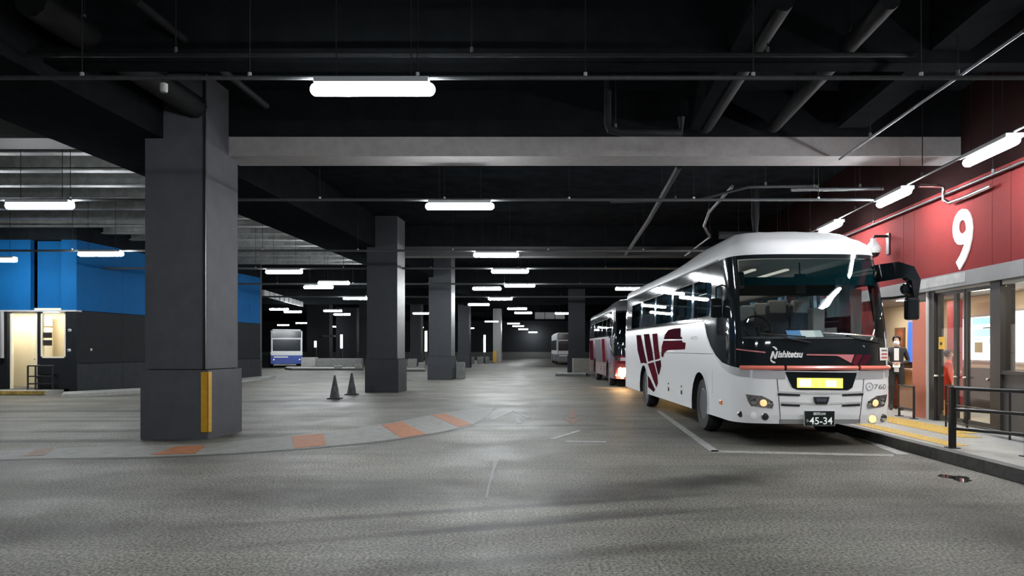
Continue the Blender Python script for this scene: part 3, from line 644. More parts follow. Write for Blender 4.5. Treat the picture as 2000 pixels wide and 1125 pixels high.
o = k.build('dark_edge', mat('dark_joint', (.07, .07, .065), .7, noise=.3), isl); o.location = -Vector(isl.location)
for i, pts in enumerate((((45, 891), (75, 877), (107, 877), (85, 890)), ((295, 889), (345, 872), (402, 871), (382, 886)), ((570, 852), (632, 847), (637, 870), (575, 876)), ((745, 830), (785, 824), (832, 848), (783, 856)), ((842, 811), (870, 808), (922, 829), (895, 834)))):
    q = [G(*p) for p in pts]; o = MB().prism([(p.x, p.y) for p in q], .001, .007).build('orange_block', M_orange if i else M_orange2, isl); o.location = -Vector(isl.location)
    if 0 < i: o['label'] = 'worn orange block'
bay = empty('parking_bay_lines', G(1395, 882)); tag(bay, 'worn white bay outline on the road around the white bus', 'road marking')
for pts in (((1282, 803), (1291, 803), (1406, 883), (1388, 883)), ((1390, 880), (1745, 888), (1745, 892), (1386, 884)), ((1632, 841), (1650, 841), (1775, 888), (1752, 888))):
    q = [G(*p) for p in pts]; o = MB().prism([(p.x, p.y) for p in q], .001, .006).build('painted_line', M_line, bay); o.location = -Vector(bay.location)
marking('road_arrow', [(1100, 817), (1138, 817), (1118, 829)], M_orange2, 'faded orange arrow head on the road left of the bus')
marking('road_arrow_shaft', [(1112, 800), (1124, 800), (1125, 816), (1111, 816)], M_orange2, 'faded orange arrow shaft on the road left of the bus')
marking('road_line', [(1105, 861), (1184, 862), (1183, 864.5), (1103, 863.5)], M_line, 'short white line on the road left of the bay')
marking('road_line', [(1128, 841), (1138, 841), (1084, 858), (1070, 858)], M_line, 'slanted white dash on the road left of the bay')
M_faint = mat('faded_white', (.22, .22, .215), .7, noise=.35, nscale=12)
for i, pts in enumerate((((957, 819), (965, 820), (1002, 803), (996, 802)), ((1004, 804), (1010, 804), (1036, 815), (1028, 817)), ((1003, 815), (1012, 815), (1020, 827), (1010, 827)))):
    marking('faded_glyph_stroke', pts, M_faint, ['faded white stroke slanting left on the road', 'faded white stroke slanting right on the road', 'short faded white stroke below the slanting pair on the road'][i])
marking('road_crack', [(966, 897), (975, 899), (969, 912), (965, 921), (963, 936), (957, 948), (955, 960), (951, 975), (948, 975), (951, 957), (955, 943), (957, 930), (962, 915), (963, 905)], mat('crack_seal', (.165, .165, .157), .7, noise=.4, nscale=10), 'pale crack running toward the viewer in the road centre')
# puddle
pc = G(1868, 934); r_ = MB()
pp = []
for i in range(22):
    a = 2*math.pi*i/22; rr_ = 1+.25*math.sin(3*a+1)+.18*math.sin(5*a)
    pp.append((.13*rr_*math.cos(a), .24*rr_*math.sin(a)))
o = r_.prism(pp, 0, .004).build('puddle', mat('still_water', (.02, .02, .02), .03)); o.location = (pc.x, pc.y, 0); tag(o, 'small dark puddle on the road near the kerb', 'puddle')

# ------------------------------------------------------------------ cones
def cone(px, py, label):
    r_ = empty('traffic_cone', G(px, py)); tag(r_, label, 'cone', 'black traffic cones')
    MB().box(-.2, .2, -.2, .2, 0, .035, .01).build('base', M_rubber, r_)
    MB().lathe([(.165, .035), (.15, .06), (.03, .70), (.022, .715), (0, .72)], n=20).build('body', mat('cone_black', (.02, .02, .022), .5), r_, True)
    MB().lathe([(.119, .235), (.1185, .24), (.09, .39), (.0885, .395)], n=20).build('band', mat('cone_band', (.035, .035, .038), .4), r_, True)
cone(654, 779, 'black traffic cone farther from the cone column'); cone(687, 771, 'black traffic cone touching the dark column')

# ------------------------------------------------------------------ coaches: a skin S(s, v) wrapped round the body
HW, LEN, FD, FN = 1.235, 11.6, .82, 3.9
_tab = []                                            # half outline from front centre to rear centre: (s, x, y)
def _outline():
    pts = []
    for i in range(61):
        t = i/60*math.pi/2; pts.append((HW*math.sin(t)**(2/FN), FD*(1-max(0, math.cos(t))**(2/FN))))
    pts[-1] = (HW, FD)
    pts.append((HW, LEN-.3))
    for i in range(1, 21):
        t = math.pi/2*(1-i/20); pts.append((HW*math.sin(t)**(2/5), LEN-.3+.3*math.cos(t)**(2/5)))
    s = 0; out = [(0, *pts[0])]
    for a, b in zip(pts, pts[1:]):
        s += math.dist(a, b); out.append((s, *b))
    return out
_tab = _outline(); S_END = _tab[-1][0]; S_C = _tab[60][0]
def s_x(x):                                          # s of a given |x| on the front
    for (s0, x0, y0), (s1, x1, y1) in zip(_tab[:61], _tab[1:61]):
        if x <= x1: return s0+(s1-s0)*(x-x0)/max(1e-9, x1-x0)
    return S_C
def s_y(y): return S_C+(y-FD)                        # s of a given y on the side
def plan(s):
    a = abs(s)
    if S_C <= a <= S_C+LEN-.3-FD: x, y = HW, FD+a-S_C
    else:
        lo, hi = 0, len(_tab)-1
        while hi-lo > 1:
            m = (lo+hi)//2
            if _tab[m][0] <= a: lo = m
            else: hi = m
        s0, x0, y0 = _tab[lo]; s1, x1, y1 = _tab[hi]; t = (a-s0)/max(1e-9, s1-s0)
        t = max(0, min(1, t)); x, y = lerp(x0, x1, t), lerp(y0, y1, t)
    return (math.copysign(x, s) if s else 0.0), y
ROOF = [(0, 3.0, .05), (.12, 3.1, .062), (.26, 3.19, .10), (.4, 3.26, .19), (.55, 3.305, .36), (.75, 3.335, .7), (1.0, 3.35, HW)]
def prof(v):
    if v <= 3.0: return v, .05*sst(v, 1.7, 3.2)
    t = min(1, v-3.0)
    for (a, z0, i0), (b, z1, i1) in zip(ROOF, ROOF[1:]):
        if t <= b: q = (t-a)/(b-a); return lerp(z0, z1, q), lerp(i0, i1, q)
    return 3.35, HW
RAKE = [(.3, .05), (.5, .015), (.75, 0), (1.2, .0), (1.6, .035), (2.0, .1), (2.5, .225), (3.0, .40), (3.4, .52)]
def S(s, v, off=0.0, raw=False):
    x, y = plan(s); z, ins = prof(v)
    if off:
        e = .01; xa, ya = plan(s-e); xb, yb = plan(s+e); tx, ty = xb-xa, yb-ya; L_ = math.hypot(tx, ty) or 1
        nx, ny = ty/L_, -tx/L_
        x += nx*off; y += ny*off
    x *= (HW-ins)/HW
    fall = 1-sst(y, .5, 4.2)
    y2 = y+(interp(RAKE, z)+max(0, ins-.05)*.95)*fall-max(0, ins-.05)*.35*sst(y, LEN-2.5, LEN-.2)
    if v > 3.0:
        z += .17*sst(ins, .08, .42)*sst(y2, .55, 1.5)*(1-sst(y2, 3.2, 6.6))
    return Vector((x, y2, z))
def skin_grid(su, vv, name, m, parent, off=0.0, keep=None, vmap=None, smooth=True):
    k = MB(); n = len(su); vs = []
    for j, v in enumerate(vv):
        for s in su: vs.append(S(s, vmap(s, v) if vmap else v, off))
    fs = []
    for j in range(len(vv)-1):
        for i in range(n-1):
            sm = (su[i]+su[i+1])/2; vm = (vv[j]+vv[j+1])/2
            if vmap: vm = vmap(sm, vm)
            if keep is None or keep(sm, vm): fs.append((j*n+i, j*n+i+1, (j+1)*n+i+1, (j+1)*n+i))
    used = sorted({i for f in fs for i in f}); re = {a: b for b, a in enumerate(used)}
    k.add([vs[i] for i in used], [tuple(re[i] for i in f) for f in fs])
    return k.build(name, m, parent, smooth, rec=False)
def patch(poly, name, m, parent, off=.006, step=.11, holes=None):
    """flat outline in (s, v) laid on the skin"""
    bm = bmesh.new(); vs = [bm.verts.new((p[0], p[1], 0)) for p in poly]; bm.faces.new(vs)
    return wrap(bm, name, m, parent, off, step)
def wrap(bm, name, m, parent, off, step):
    xs = [v.co.x for v in bm.verts]; ys = [v.co.y for v in bm.verts]
    for a, b, ax in ((min(xs), max(xs), 0), (min(ys), max(ys), 1)):
        n = int((b-a)/step)
        for i in range(1, n+1):
            c = a+(b-a)*i/(n+1); co = (c, 0, 0) if ax == 0 else (0, c, 0); no = (1, 0, 0) if ax == 0 else (0, 1, 0)
            bmesh.ops.bisect_plane(bm, geom=bm.verts[:]+bm.edges[:]+bm.faces[:], plane_co=co, plane_no=no)
    bm.normal_update()
    for f in bm.faces:
        if f.normal.z < 0: f.normal_flip()
    for v in bm.verts: v.co = S(v.co.x, v.co.y, off)
    me = bpy.data.meshes.new(name); bm.to_mesh(me); bm.free(); me.materials.append(m)
    me.polygons.foreach_set('use_smooth', [True]*len(me.polygons)); return link(name, me, parent)
def wrap_text(body, s0, s1, v0, v1, name, m, parent, off=.009, shear=0.0, fat=0.0):
    me = text_mesh(body, 1.0, shear, fat); vs, fs = fit_text(me, s0, s1, v0, v1)
    bm = bmesh.new(); q = [bm.verts.new((v[0], v[1], 0)) for v in vs]
    for f in fs:
        try: bm.faces.new([q[i] for i in f])
        except ValueError: pass
    return wrap(bm, name, m, parent, off, .15)
BX, BYF = 4.70, 11.3                                 # centre line and nose of the white coach
def fr(px, py):                                      # photo point on the front -> (s, v)
    Y = BYF
    for _ in range(12):
        x = (px-PX)*Y/F-BX; z = H-(py-HY)*Y/F; x = max(-HW*.995, min(HW*.995, x)); s = math.copysign(s_x(abs(x)), x)
        Y = BYF+S(s, min(3.0, z)).y
    return s, z
def sd(px, py):                                      # photo point on the driver's side -> (s, v)
    Y = F*(BX-HW)/(px-PX); return -s_y(Y-BYF), H-(py-HY)*Y/F
def boundary(s):                                     # lower edge of the dark glass band
    return interp([(0, 1.165), (s_x(.7), 1.175), (s_x(1.15), 1.205), (s_y(.92), 1.28), (s_y(1.3), 1.4), (s_y(1.62), 1.56), (s_y(1.86), 1.76), (s_y(2.0), 1.98), (s_y(2.1), 2.0), (s_y(11), 2.03), (99, 2.03)], abs(s))
def frange(a, b, n): return [a+(b-a)*i/n for i in range(n+1)]
WHEELS = (2.4, 8.2)
M_buswhite = mat('coach_white', (0.88, 0.88, 0.89), .3, coat=.4)
M_busblack = mat('coach_black_gloss', (0.012, 0.015, 0.017), .06, spec=.4)
M_silver = mat('silver_trim', (0.5, 0.5, 0.52), .35, .25)
M_wind = glass('windscreen', (0.80, 0.86, 0.85), 1.5, gain=.8, base=.0)
M_shade = mat('teal_sunshade_film', (0.002, 0.016, 0.020), .6, spec=0.0); M_shade.node_tree.nodes['Principled BSDF'].inputs['Alpha'].default_value = .82
M_side = glass('tinted_side_glass', (0.32, 0.48, 0.57), 1.55, gain=1.6, base=.10)
M_gr = mat('bright_grille', (.75, .75, .76), .2, .3)
M_tyre = mat('tyre', (.018, .018, .018), .8, noise=.3, nscale=30)
M_rim = mat('wheel_steel', (.06, .06, .064), .4, .4)
M_cr = mat('coach_crimson', (.11, .016, .026), .6, spec=0.0); M_cr2 = mat('coach_dark_crimson', (.06, .011, .02), .6, spec=0.0)
M_pink = mat('coach_pink', (.55, .17, .19), .4); M_redbar = mat('red_reflector', (.80, .20, .15), .25, coat=.6)
M_lens = mat('lamp_reflector', (.7, .7, .72), .1, 1.0); M_amber = mat('amber_lens', (.75, .2, .03), .25)
M_led = mat('led_yellow', (.9, .8, .1), emit=1.1, ecol=(1, .86, .08)); M_ledw = mat('led_white', (1, .97, .8), emit=1.3, ecol=(1, .97, .75))
M_seat = mat('seat_cloth', (.09, .095, .12), .8, noise=.2); M_cover = mat('headrest_cloth', (.4, .4, .39), .8)
M_dash = mat('dash_plastic', (.03, .032, .034), .6)
SEAT = {}
def seat(parent, x, y, z=1.15):
    if not SEAT:
        SEAT['s'] = MB().box(-.22, .22, -.05, .42, .30, .42, .04).box(-.22, .22, .36, .48, .36, 1.02, .04).box(-.27, -.22, .0, .4, .5, .56, .01).box(-.04, .04, .1, .3, 0, .3)
        SEAT['h'] = MB().box(-.17, .17, .345, .495, .84, 1.1, .03)
        o = SEAT['s'].build('seat', M_seat, parent); c = SEAT['h'].build('headrest_cover', M_cover, o); SEAT['sm'] = o.data; SEAT['hm'] = c.data
    else:
        o = link('seat', SEAT['sm'], parent); link('headrest_cover', SEAT['hm'], o)
    o.location = (x, y, z); return o
def wheel(parent, x, y, side):
    R_ = .49
    k = MB().lathe([(R_-.2, -.13), (R_-.04, -.135), (R_-.01, -.1), (R_, -.05), (R_, .05), (R_-.01, .1), (R_-.04, .135), (R_-.2, .13)], axis='x', n=36, caps=False)
    w_ = k.build('wheel', M_tyre, parent, True); w_.location = (x, y, R_)
    s = side
    MB().lathe([(R_-.19, s*.125), (R_-.215, s*.13), (R_-.235, s*.08), (.2, s*.03), (.13, s*.05), (.11, s*.10), (.08, s*.115), (0, s*.118)], axis='x', n=28).build('rim', M_rim, w_, True)
    hk = MB()
    for i in range(8):
        a = 2*math.pi*(i+.5)/8; hk.lathe([(.036, s*.045), (.036, s*.075), (.0, s*.076)], (0, .228*math.cos(a), .228*math.sin(a)), 'x', 8)
    hk.build('hole_ring', M_rubber, w_)
    for i in range(10):
        a = 2*math.pi*i/10; MB().lathe([(.017, s*.03), (.017, s*.085), (.0, s*.09)], (0, .165*math.cos(a), .165*math.sin(a)), 'x', 6).build('wheel_nut', M_chrome, w_)
    return w_

def coach(loc, label, white=True, rz=0.0):
    b = empty('coach', loc, rz); tag(b, label, 'bus', 'coaches at the platform')
    low_m = M_buswhite if white else mat('maroon_body', (.14, .03, .04), .3, coat=.5)
    roof_m = M_buswhite if white else mat('grey_roof', (.10, .10, .11), .35, coat=.3)
    # side windows as openings (y ranges)
    wins = [(1.5, 2.88), (3.06, 4.78), (4.96, 6.68), (6.86, 8.58), (8.76, 10.3)]
    WZ0, WZ1 = 2.09, 2.76
    ss = sorted(set([round(q, 4) for q in frange(0, S_C, 40)]+[round(s_y(q), 4) for a in wins for q in a]+[round(s_y(q), 4) for q in frange(FD, LEN-.3, 30)]+[round(q, 4) for q in frange(s_y(LEN-.3), S_END, 12)]+[round(s_x(1.13), 4), round(s_y(.80), 4), round(s_y(1.22), 4)]))
    su = [-q for q in ss[::-1] if q > 0]+ss
    wsx = s_x(1.13); dw0, dw1 = s_y(.80), s_y(1.22)
    def is_open(s, v):
        a = abs(s)
        if a < wsx and 1.66 < v < 2.93: return True
        if WZ0 < v < WZ1 and any(s_y(p) < a < s_y(q) for p, q in wins): return True
        if dw0 < a < dw1 and 1.72 < v < 2.55: return True
        return False
    vv = sorted(set(frange(1.0, 3.0, 20)+[1.66, 2.93, WZ0, WZ1, 1.72, 2.55]))
    skin_grid(su, vv, 'glass_band', M_busblack, b, keep=lambda s, v: not is_open(s, v) and v > boundary(s)-.15)
    # glazing
    patch_w = skin_grid(frange(-wsx, wsx, 30), frange(1.66, 2.93, 10), 'windscreen', M_wind, b, off=-.004)
    if white: skin_grid(frange(-wsx, wsx, 30), frange(2.5, 2.92, 4), 'sunshade_band', M_shade, b, off=-.02)
    for side in (-1, 1):
        for p, q in wins:
            sg = sorted([side*s_y(t) for t in frange(p, q, 4)])
            skin_grid(sg, [WZ0, (WZ0+WZ1)/2, WZ1], 'side_window', M_side, b, off=-.003)
        sg = sorted([side*t for t in frange(dw0, dw1, 4)])
        skin_grid(sg, [1.72, 2.1, 2.55], 'driver_window' if side < 0 else 'door_window', M_side if not white else M_wind, b, off=-.003)
    # roof and lower body
    skin_grid(su, [3.0+t for t in (0, .06, .12, .19, .26, .33, .4, .47, .55, .65, .75, .87, .94, .995)], 'roof', roof_m, b)
    sl = sorted(set([round(q, 4) for q in frange(0, S_C+1.4, 70)]+[round(s_y(q), 4) for yc in WHEELS for q in frange(yc-.72, yc+.72, 36)]+[round(q, 4) for q in frange(S_C+1.4, S_END, 30)]))
    slu = [-q for q in sl[::-1] if q > 0]+sl
    def zbot(s): return .36-.0*sst(abs(s), 2, 4)
    def vmap(s, t): return lerp(zbot(s), boundary(s), t)
    def arch(s, v):
        a = abs(s)
        for yc in WHEELS:
            if (a-s_y(yc))**2+(v-.50)**2 < .60**2: return False
        return True
    skin_grid(slu, frange(0, 1, 44), 'lower_body', low_m, b, off=.004, keep=arch, vmap=vmap)
    # trim along the boundary (bright strip) and the gutter
    k = MB(); vs = []
    sq = [q for q in slu if abs(q) > s_x(1.0) and abs(q) < s_y(2.08)]
    for side in (-1, 1):
        q = [t for t in sq if t*side > 0]
        n = len(q); vs = []
        for t in q:
            wdt = lerp(.13, .045, sst(abs(t), s_x(1.15), s_y(1.4)))
            vs += [S(t, boundary(t)+.004, .010), S(t, boundary(t)-wdt, .010)]
        MB().add(vs, [(2*i, 2*i+1, 2*i+3, 2*i+2) for i in range(n-1)]).build('bright_trim', M_silver if white else M_chrome, b, True)
        gs = [side*s_y(t) for t in frange(.95, 11.2, 40)]
        MB().tube([S(t, 3.02, .012) for t in gs], .014, 6).build('gutter_rail', M_silver, b, True)
        gs = [side*s_y(t) for t in frange(2.1, 11.2, 30)]
        MB().tube([S(t, boundary(t)+.01, .008) for t in gs], .010, 6).build('belt_rail', M_silver, b, True)
        gs = [side*s_y(t) for t in frange(1.45, 10.3, 30)]
        MB().tube([S(t, WZ1+.012, .004) for t in gs], .007, 6).build('window_rail', M_silver, b, True)
        # wheel arch lips and wheels
        for yc in WHEELS:
            vs = []; n = 28
            for i in range(n+1):
                a = math.radians(-14)+math.radians(208)*i/n
                for r in (.575, .645):
                    vs.append(S(side*s_y(yc+r*math.cos(a)), max(.35, .50+r*math.sin(a)), .010))
            MB().add(vs, [(2*i, 2*i+1, 2*i+3, 2*i+2) for i in range(n)]).build('arch_lip', low_m, b, True)
            # dark wheel well
            k = MB(); vs = []
            for i in range(n+1):
                a = math.radians(-14)+math.radians(208)*i/n
                vs += [(side*(HW-.005), yc+.6*math.cos(a), .5+.6*math.sin(a)), (side*(HW-.55), yc+.6*math.cos(a), .5+.6*math.sin(a))]
            k.add(vs, [(2*i, 2*i+1, 2*i+3, 2*i+2) for i in range(n)]); k.box(min(side*(HW-.55), side*(HW-.56)), max(side*(HW-.55), side*(HW-.56)), yc-.62, yc+.62, .3, 1.12)
            k.build('wheel_well', M_rubber, b)
            wheel(b, side*(HW-.19), yc, side)
    MB().box(-HW+.12, HW-.12, .5, LEN-.3, .42, .5).build('underbody', M_rubber, b)
    MB().box(-HW+.6, HW-.6, 2.0, 2.8, .3, .6).build('front_axle', M_rubber, b)
    # cabin: floor, dash, wheel, seats
    MB().box(-HW+.09, HW-.09, .7, LEN-.35, 1.04, 1.1).build('cabin_floor', M_dash, b)
    MB().box(-HW+.07, HW-.07, LEN-.5, LEN-.4, 1.1, 3.1).build('rear_bulkhead', M_dash, b)
    dash = MB(); n = 14; vs = []
    for i in range(n+1):
        x = lerp(-1.1, 1.1, i/n); yf = plan(s_x(abs(x)))[1]
        vs += [(x, yf+.10, 1.60), (x, yf+.14, 1.68), (x, yf+.55, 1.70), (x, yf+.72, 1.58), (x, yf+.75, 1.1)]
    dash.add(vs, [(5*i+j, 5*i+j+1, 5*i+5+j+1, 5*i+5+j) for i in range(n) for j in range(4)]); d_ = dash.build('dashboard', M_dash, b)
    if white:
        st_ = MB(); st_.tube([Vector((-.62+.225*math.cos(a), 1.05+.225*math.sin(a)*.5, 1.86+.225*math.sin(a)*.86)) for a in [2*math.pi*i/20 for i in range(21)]], .016, 8)
        st_.tube([(-.84, 1.05, 1.86), (-.40, 1.05, 1.86)], .012, 6); st_.tube([(-.62, 1.05, 1.86), (-.62, .85, 1.6)], .03, 8); st_.build('steering_wheel', M_rubber, b, True)
        seat(b, -.62, 1.35, 1.15)
        for r in range(10):
            for x in (-.92, -.46, .46, .92):
                seat(b, x, 2.75+r*.85, 1.35)
        for side in (-1, 1):
            MB().box(side*.93-.17, side*.93+.17, 2.5, LEN-.5, 2.62, 2.9, .05).build('luggage_rack', mat('rack_grey', (.2, .2, .2), .6), b)
            for i in range(5):
                cu = MB(); yb = (1.45, 3.0, 4.9, 6.8, 8.7)[i]; vs = []
                for j in range(13):
                    y_ = yb+.95*j/12; xo = side*(HW-.12+.018*math.sin(j*2.1)); vs += [(xo, y_, 2.08), (xo*.985, y_, 2.74)]
                cu.add(vs, [(2*j, 2*j+1, 2*j+3, 2*j+2) for j in range(12)]).build('curtain', mat('curtain_blue_grey', (.32, .45, .52), .9), b)
        for x in (-.3, .3): MB().box(x-.04, x+.04, 2.2, 9.5, 2.93, 2.96).build('added_cabin_strip', mat('added_cabin_strip', (1, 1, 1), emit=1.6, ecol=(1, .93, .82)), b)  # ceiling strips added to brighten the dark interior
        # partition, blind, papers on the dash, interior mirror
        MB().box(-1.05, 1.05, 1.9, 1.92, 2.45, 2.78, .004).build('header_panel', mat('header_dark', (.06, .065, .07), .5), b)
        MB().box(.35, .55, 1.15, 1.4, 1.1, 2.2, .02).build('door_post', mat('door_post_grey', (.3, .3, .3), .4), b)
        k = MB(); k.box(-.09, .09, -.02, .02, -.16, .16, .015); m_ = k.build('interior_mirror', M_rubber, b); m_.location = (-.08, .62, 2.55)
        MB().tube([(0, 0, .16), (0, .02, .34)], .012, 6).build('stem', M_rubber, m_)
        for i, (x, y_, c_) in enumerate(((-.25, .42, (.1, .25, .5)), (-.02, .45, (.7, .72, .7)), (.12, .5, (.5, .55, .55)))):
            MB().obox((x, y_, 1.74), (1, 0, 0), (0, .7, .7), (0, -.7, .7), .22, .16, .008).build('dash_paper', mat('paper_%d' % i, c_, .6), d_)
        MB().box(.95, 1.12, 1.05, 1.1, 1.62, 2.5, .01).build('door_frame', mat('door_frame_grey', (.4, .4, .4), .4), b)
        MB().box(-1.12, -.86, .95, 1.05, 2.5, 2.78, .03).build('sun_visor', mat('visor_tan', (.3, .22, .15), .7), b)
    # wipers
    for s0, v0, s1, v1 in ((-.15, 1.60, -.85, 1.72), (.95, 1.60, .1, 1.73)):
        w_ = MB().tube([S(s0, v0, .02), S(lerp(s0, s1, .5), lerp(v0, v1, .55), .035), S(lerp(s0, s1, .62), lerp(v0, v1, .8), .03)], .011, 6).build('wiper', M_rubber, b, True)
        MB().tube([S(lerp(s0, s1, t), v1-.035+.05*t, .018) for t in (.1, .3, .5, .7, .9, 1.05)], .012, 6).build('blade', M_chrome if s0 > 0 and white else M_rubber, w_, True)
    # red bar under the glass
    for a, c in ((-1.14, -.56), (-.52, .56), (.6, 1.14)):
        vs = []; n = 12
        sa, sc_ = math.copysign(s_x(abs(a)), a), math.copysign(s_x(abs(c)), c)
        MB().tube([S(lerp(sa, sc_, i/n), 1.215, .012) for i in range(n+1)], .034, 8).build('red_light_bar', M_redbar if white else M_cr, b, True)
    # display recess and panel
    dp = patch([fr(1533, 726), fr(1541, 745), fr(1547, 757), fr(1556, 761), fr(1655, 762), fr(1664, 757), fr(1668, 745), fr(1673, 728)], 'display_recess', M_busblack, b, .012)
    if white:
        patch([fr(1556, 738), fr(1556, 757), fr(1645, 758), fr(1645, 739)], 'led_display', M_led, dp, .02)
        patch([fr(1560, 741), fr(1560, 755), fr(1582, 755), fr(1582, 741)], 'led_text_area', M_ledw, dp, .024)
        patch([fr(1612, 743), fr(1612, 755), fr(1632, 755), fr(1632, 743)], 'led_text_area', M_ledw, dp, .024)
    for side in (-1, 1):
        a, c = side*s_x(.54), side*s_x(1.0)
        patch([(a, 1.045), (c, 1.055), (c, boundary(c)), (a, 1.16)], 'silver_panel', M_silver, b, .012)
    # grille
    for zc, inset in ((.83, 0), (.67, .05)):
        for side in (-1, 1):
            a, c = side*s_x(.08), side*s_x(.66-inset)
            patch([(a, zc+.015), (c, zc+.03), (c, zc+.002), (a, zc-.01)], 'grille_bar', M_gr, b, .018)
            a2 = side*s_x(.32); patch([(a2, zc-.014), (c*.985, zc), (c*.985, zc-.035), (a2, zc-.045)], 'grille_slot', M_rubber, b, .012)
        patch([(-.1, zc+.02), (.1, zc+.02), (.1, zc-.012), (-.1, zc-.012)], 'grille_bar', M_gr, b, .02)
    em = patch([(-.125, .775), (.125, .775), (.105, .69), (.085, .66), (-.085, .66), (-.105, .69)], 'emblem', M_rubber, b, .022)
    patch([(-.085, .755), (.085, .755), (.07, .70), (-.07, .70)], 'badge', mat('badge_blue', (.18, .2, .26), .2, .8), em, .028)
    for side in (-1, 1):                             # seams of the nose
        MB().tube([S(side*s_x(lerp(.66, .60, i/10)), lerp(1.05, .38, i/10), .004) for i in range(11)], .006, 5).build('panel_seam', M_rubber, b)
    patch([(-s_x(.62), .36), (s_x(.62), .36), (s_x(.62), .43), (-s_x(.62), .43)], 'lower_valance', mat('valance_grey', (.3, .3, .3), .5), b, .008)
    # number plate
    pl = empty('number_plate', (0, 0, 0)); pl.parent = b; pl.location = (-.04, -.05, .335); pl['label'] = 'black number plate with white digits'
    MB().box(-.235, .235, 0, .015, 0, .235, .006).build('plate', mat('plate_rim', (.6, .6, .6), .4), pl)
    MB().box(-.225, .225, -.004, .0, .008, .227).build('face', mat('plate_green_black', (.006, .012, .011), .4), pl)
    if white:
        for body, x0, x1, z0, z1, fat in (('45-34', -.155, .195, .025, .135, .012), ('福岡200', -.10, .09, .165, .21, .0), ('う', -.205, -.17, .06, .10, .0)):
            vs, fs = fit_text(text_mesh(body, 1, 0, fat), x0, x1, z0, z1)
            MB().add([(v[0], -.006, v[1]) for v in vs], fs).build('characters', mat('plate_white_glow', (.8, .85, .82), .5, emit=.12), pl)  # unlit digits given slight emission so they look brighter
    # headlamps
    for side in (-1, 1):
        if side < 0: pts = [fr(1457, 770), fr(1461, 783), fr(1467, 793), fr(1508, 798), fr(1511, 790), fr(1504, 781), fr(1488, 773)]
        else: pts = [(-p[0], p[1]) for p in [fr(1457, 770), fr(1461, 783), fr(1467, 793), fr(1508, 798), fr(1511, 790), fr(1504, 781), fr(1488, 773)]]
        hl = patch(pts, 'headlamp', mat('headlamp_reflector', (.42, .40, .40), .22, .85, noise=.75, nscale=22), b, .012, .06)
        s0 = sum(p[0] for p in pts)/len(pts); v0 = sum(p[1] for p in pts)/len(pts)
        for ds, dv_, r in ((-.09, .0, .055), (.05, -.02, .06), (.15, -.02, .04)):
            c0 = S(s0-side*ds, v0+dv_, .0)
            lm_ = M_lens
            if white and ds == .05: lm_ = mat('warm_reflection_lens', (.9, .7, .4), .2, emit=.45, ecol=(1, .5, .2))  # lens is off, faint emission imitates a warm reflection
            if not white and ds != .15: lm_ = mat('lit_headlamp', (1, .8, .5), .3, emit=170 if ds == .05 else 110, ecol=(1, .60, .25))
            MB().lathe([(r if white else r*1.9, .0), (r*(.8 if white else 1.5), -.022), (0, -.03)], tuple(c0), 'y', 14).build('lamp_lens', lm_, hl, True)
    # fog lamps
    for px, py, r, mm in ((1447, 809, .04, M_rubber), (1472, 811, .045, M_buswhite), (1494, 814, .05, M_rubber)):
        s0, v0 = fr(px, py); c0 = S(s0, v0, .008)
        fl = MB().lathe([(r*1.25, .012), (r*1.2, -.008), (r, -.012)], tuple(c0), 'y', 16).build('fog_lamp', M_chrome if mm is M_rubber else M_buswhite, b, True)
        MB().lathe([(r, -.012), (r*.6, -.018), (0, -.02)], tuple(c0), 'y', 16).build('lens', mm, fl, True)
    for px, py, r, mm in ((1703, 818, .06, mat('warm_fog', (1, .7, .3), .3, emit=1.2, ecol=(1, .5, .14))), (1723, 816, .055, M_lens)):
        s0, v0 = fr(px, py); c0 = S(s0, v0, .008)
        fl = MB().lathe([(r*1.2, .012), (r*1.15, -.008), (r, -.012)], tuple(c0), 'y', 16).build('fog_lamp', M_chrome, b, True)
        MB().lathe([(r, -.012), (r*.6, -.018), (0, -.02)], tuple(c0), 'y', 16).build('lens', mm, fl, True)
    # side details: seam, flap catches, marker, door handle
    for side in (-1, 1):
        MB().tube([S(side*s_y(t), 1.42, .005) for t in frange(1.4, 7.2, 20)], .005, 5).build('panel_seam', M_rubber, b)
        for yc in (3.85, 5.1):
            for dz, r in ((.62, .05), (.74, .02)):
                c0 = S(side*s_y(yc), dz, .006); MB().lathe([(r, 0), (r*.8, side*.012)], tuple(c0), 'x', 10).build('flap_catch', M_rubber, b)
        c0 = S(side*s_y(.98), .62, .006); MB().obox(c0, (0, 1, 0), (1, 0, 0), (0, 0, 1), .13, .03, .07, .008).build('side_marker', M_amber, b)
        c0 = S(side*s_y(1.55), .95, .006); MB().box(c0.x-.008, c0.x+.008, c0.y-.05, c0.y+.05, c0.z-.2, c0.z+.2, .006).build('service_flap', low_m, b)
    # livery
    if white:
        wrap_text('ishitetsu', fr(1518.5, 693)[0], fr(1568, 693)[0], fr(1540, 698.5)[1], fr(1540, 686.5)[1]+.012, 'lettering', M_white, b, shear=.3, fat=.035)
        nx0, nx1 = fr(1504, 690)[0], fr(1514, 690)[0]; zc = fr(1510, 693)[1]
        big = [(nx0-.005, zc-.06), (nx0+.03, zc+.055), (nx0+.055, zc+.055), (nx1-.005, zc-.02), (nx1+.02, zc+.055), (nx1+.045, zc+.055), (nx1+.012, zc-.06), (nx1-.018, zc-.06), (nx0+.045, zc+.0), (nx0+.025, zc-.06)]
        patch(big, 'lettering', M_white, b, .009)
        patch([(nx0+.03, zc+.125), (nx0+.06, zc+.13), (nx0+.095, zc+.11), (nx0+.11, zc+.075), (nx0+.085, zc+.07), (nx0+.07, zc+.095)], 'lettering', M_white, b, .009)
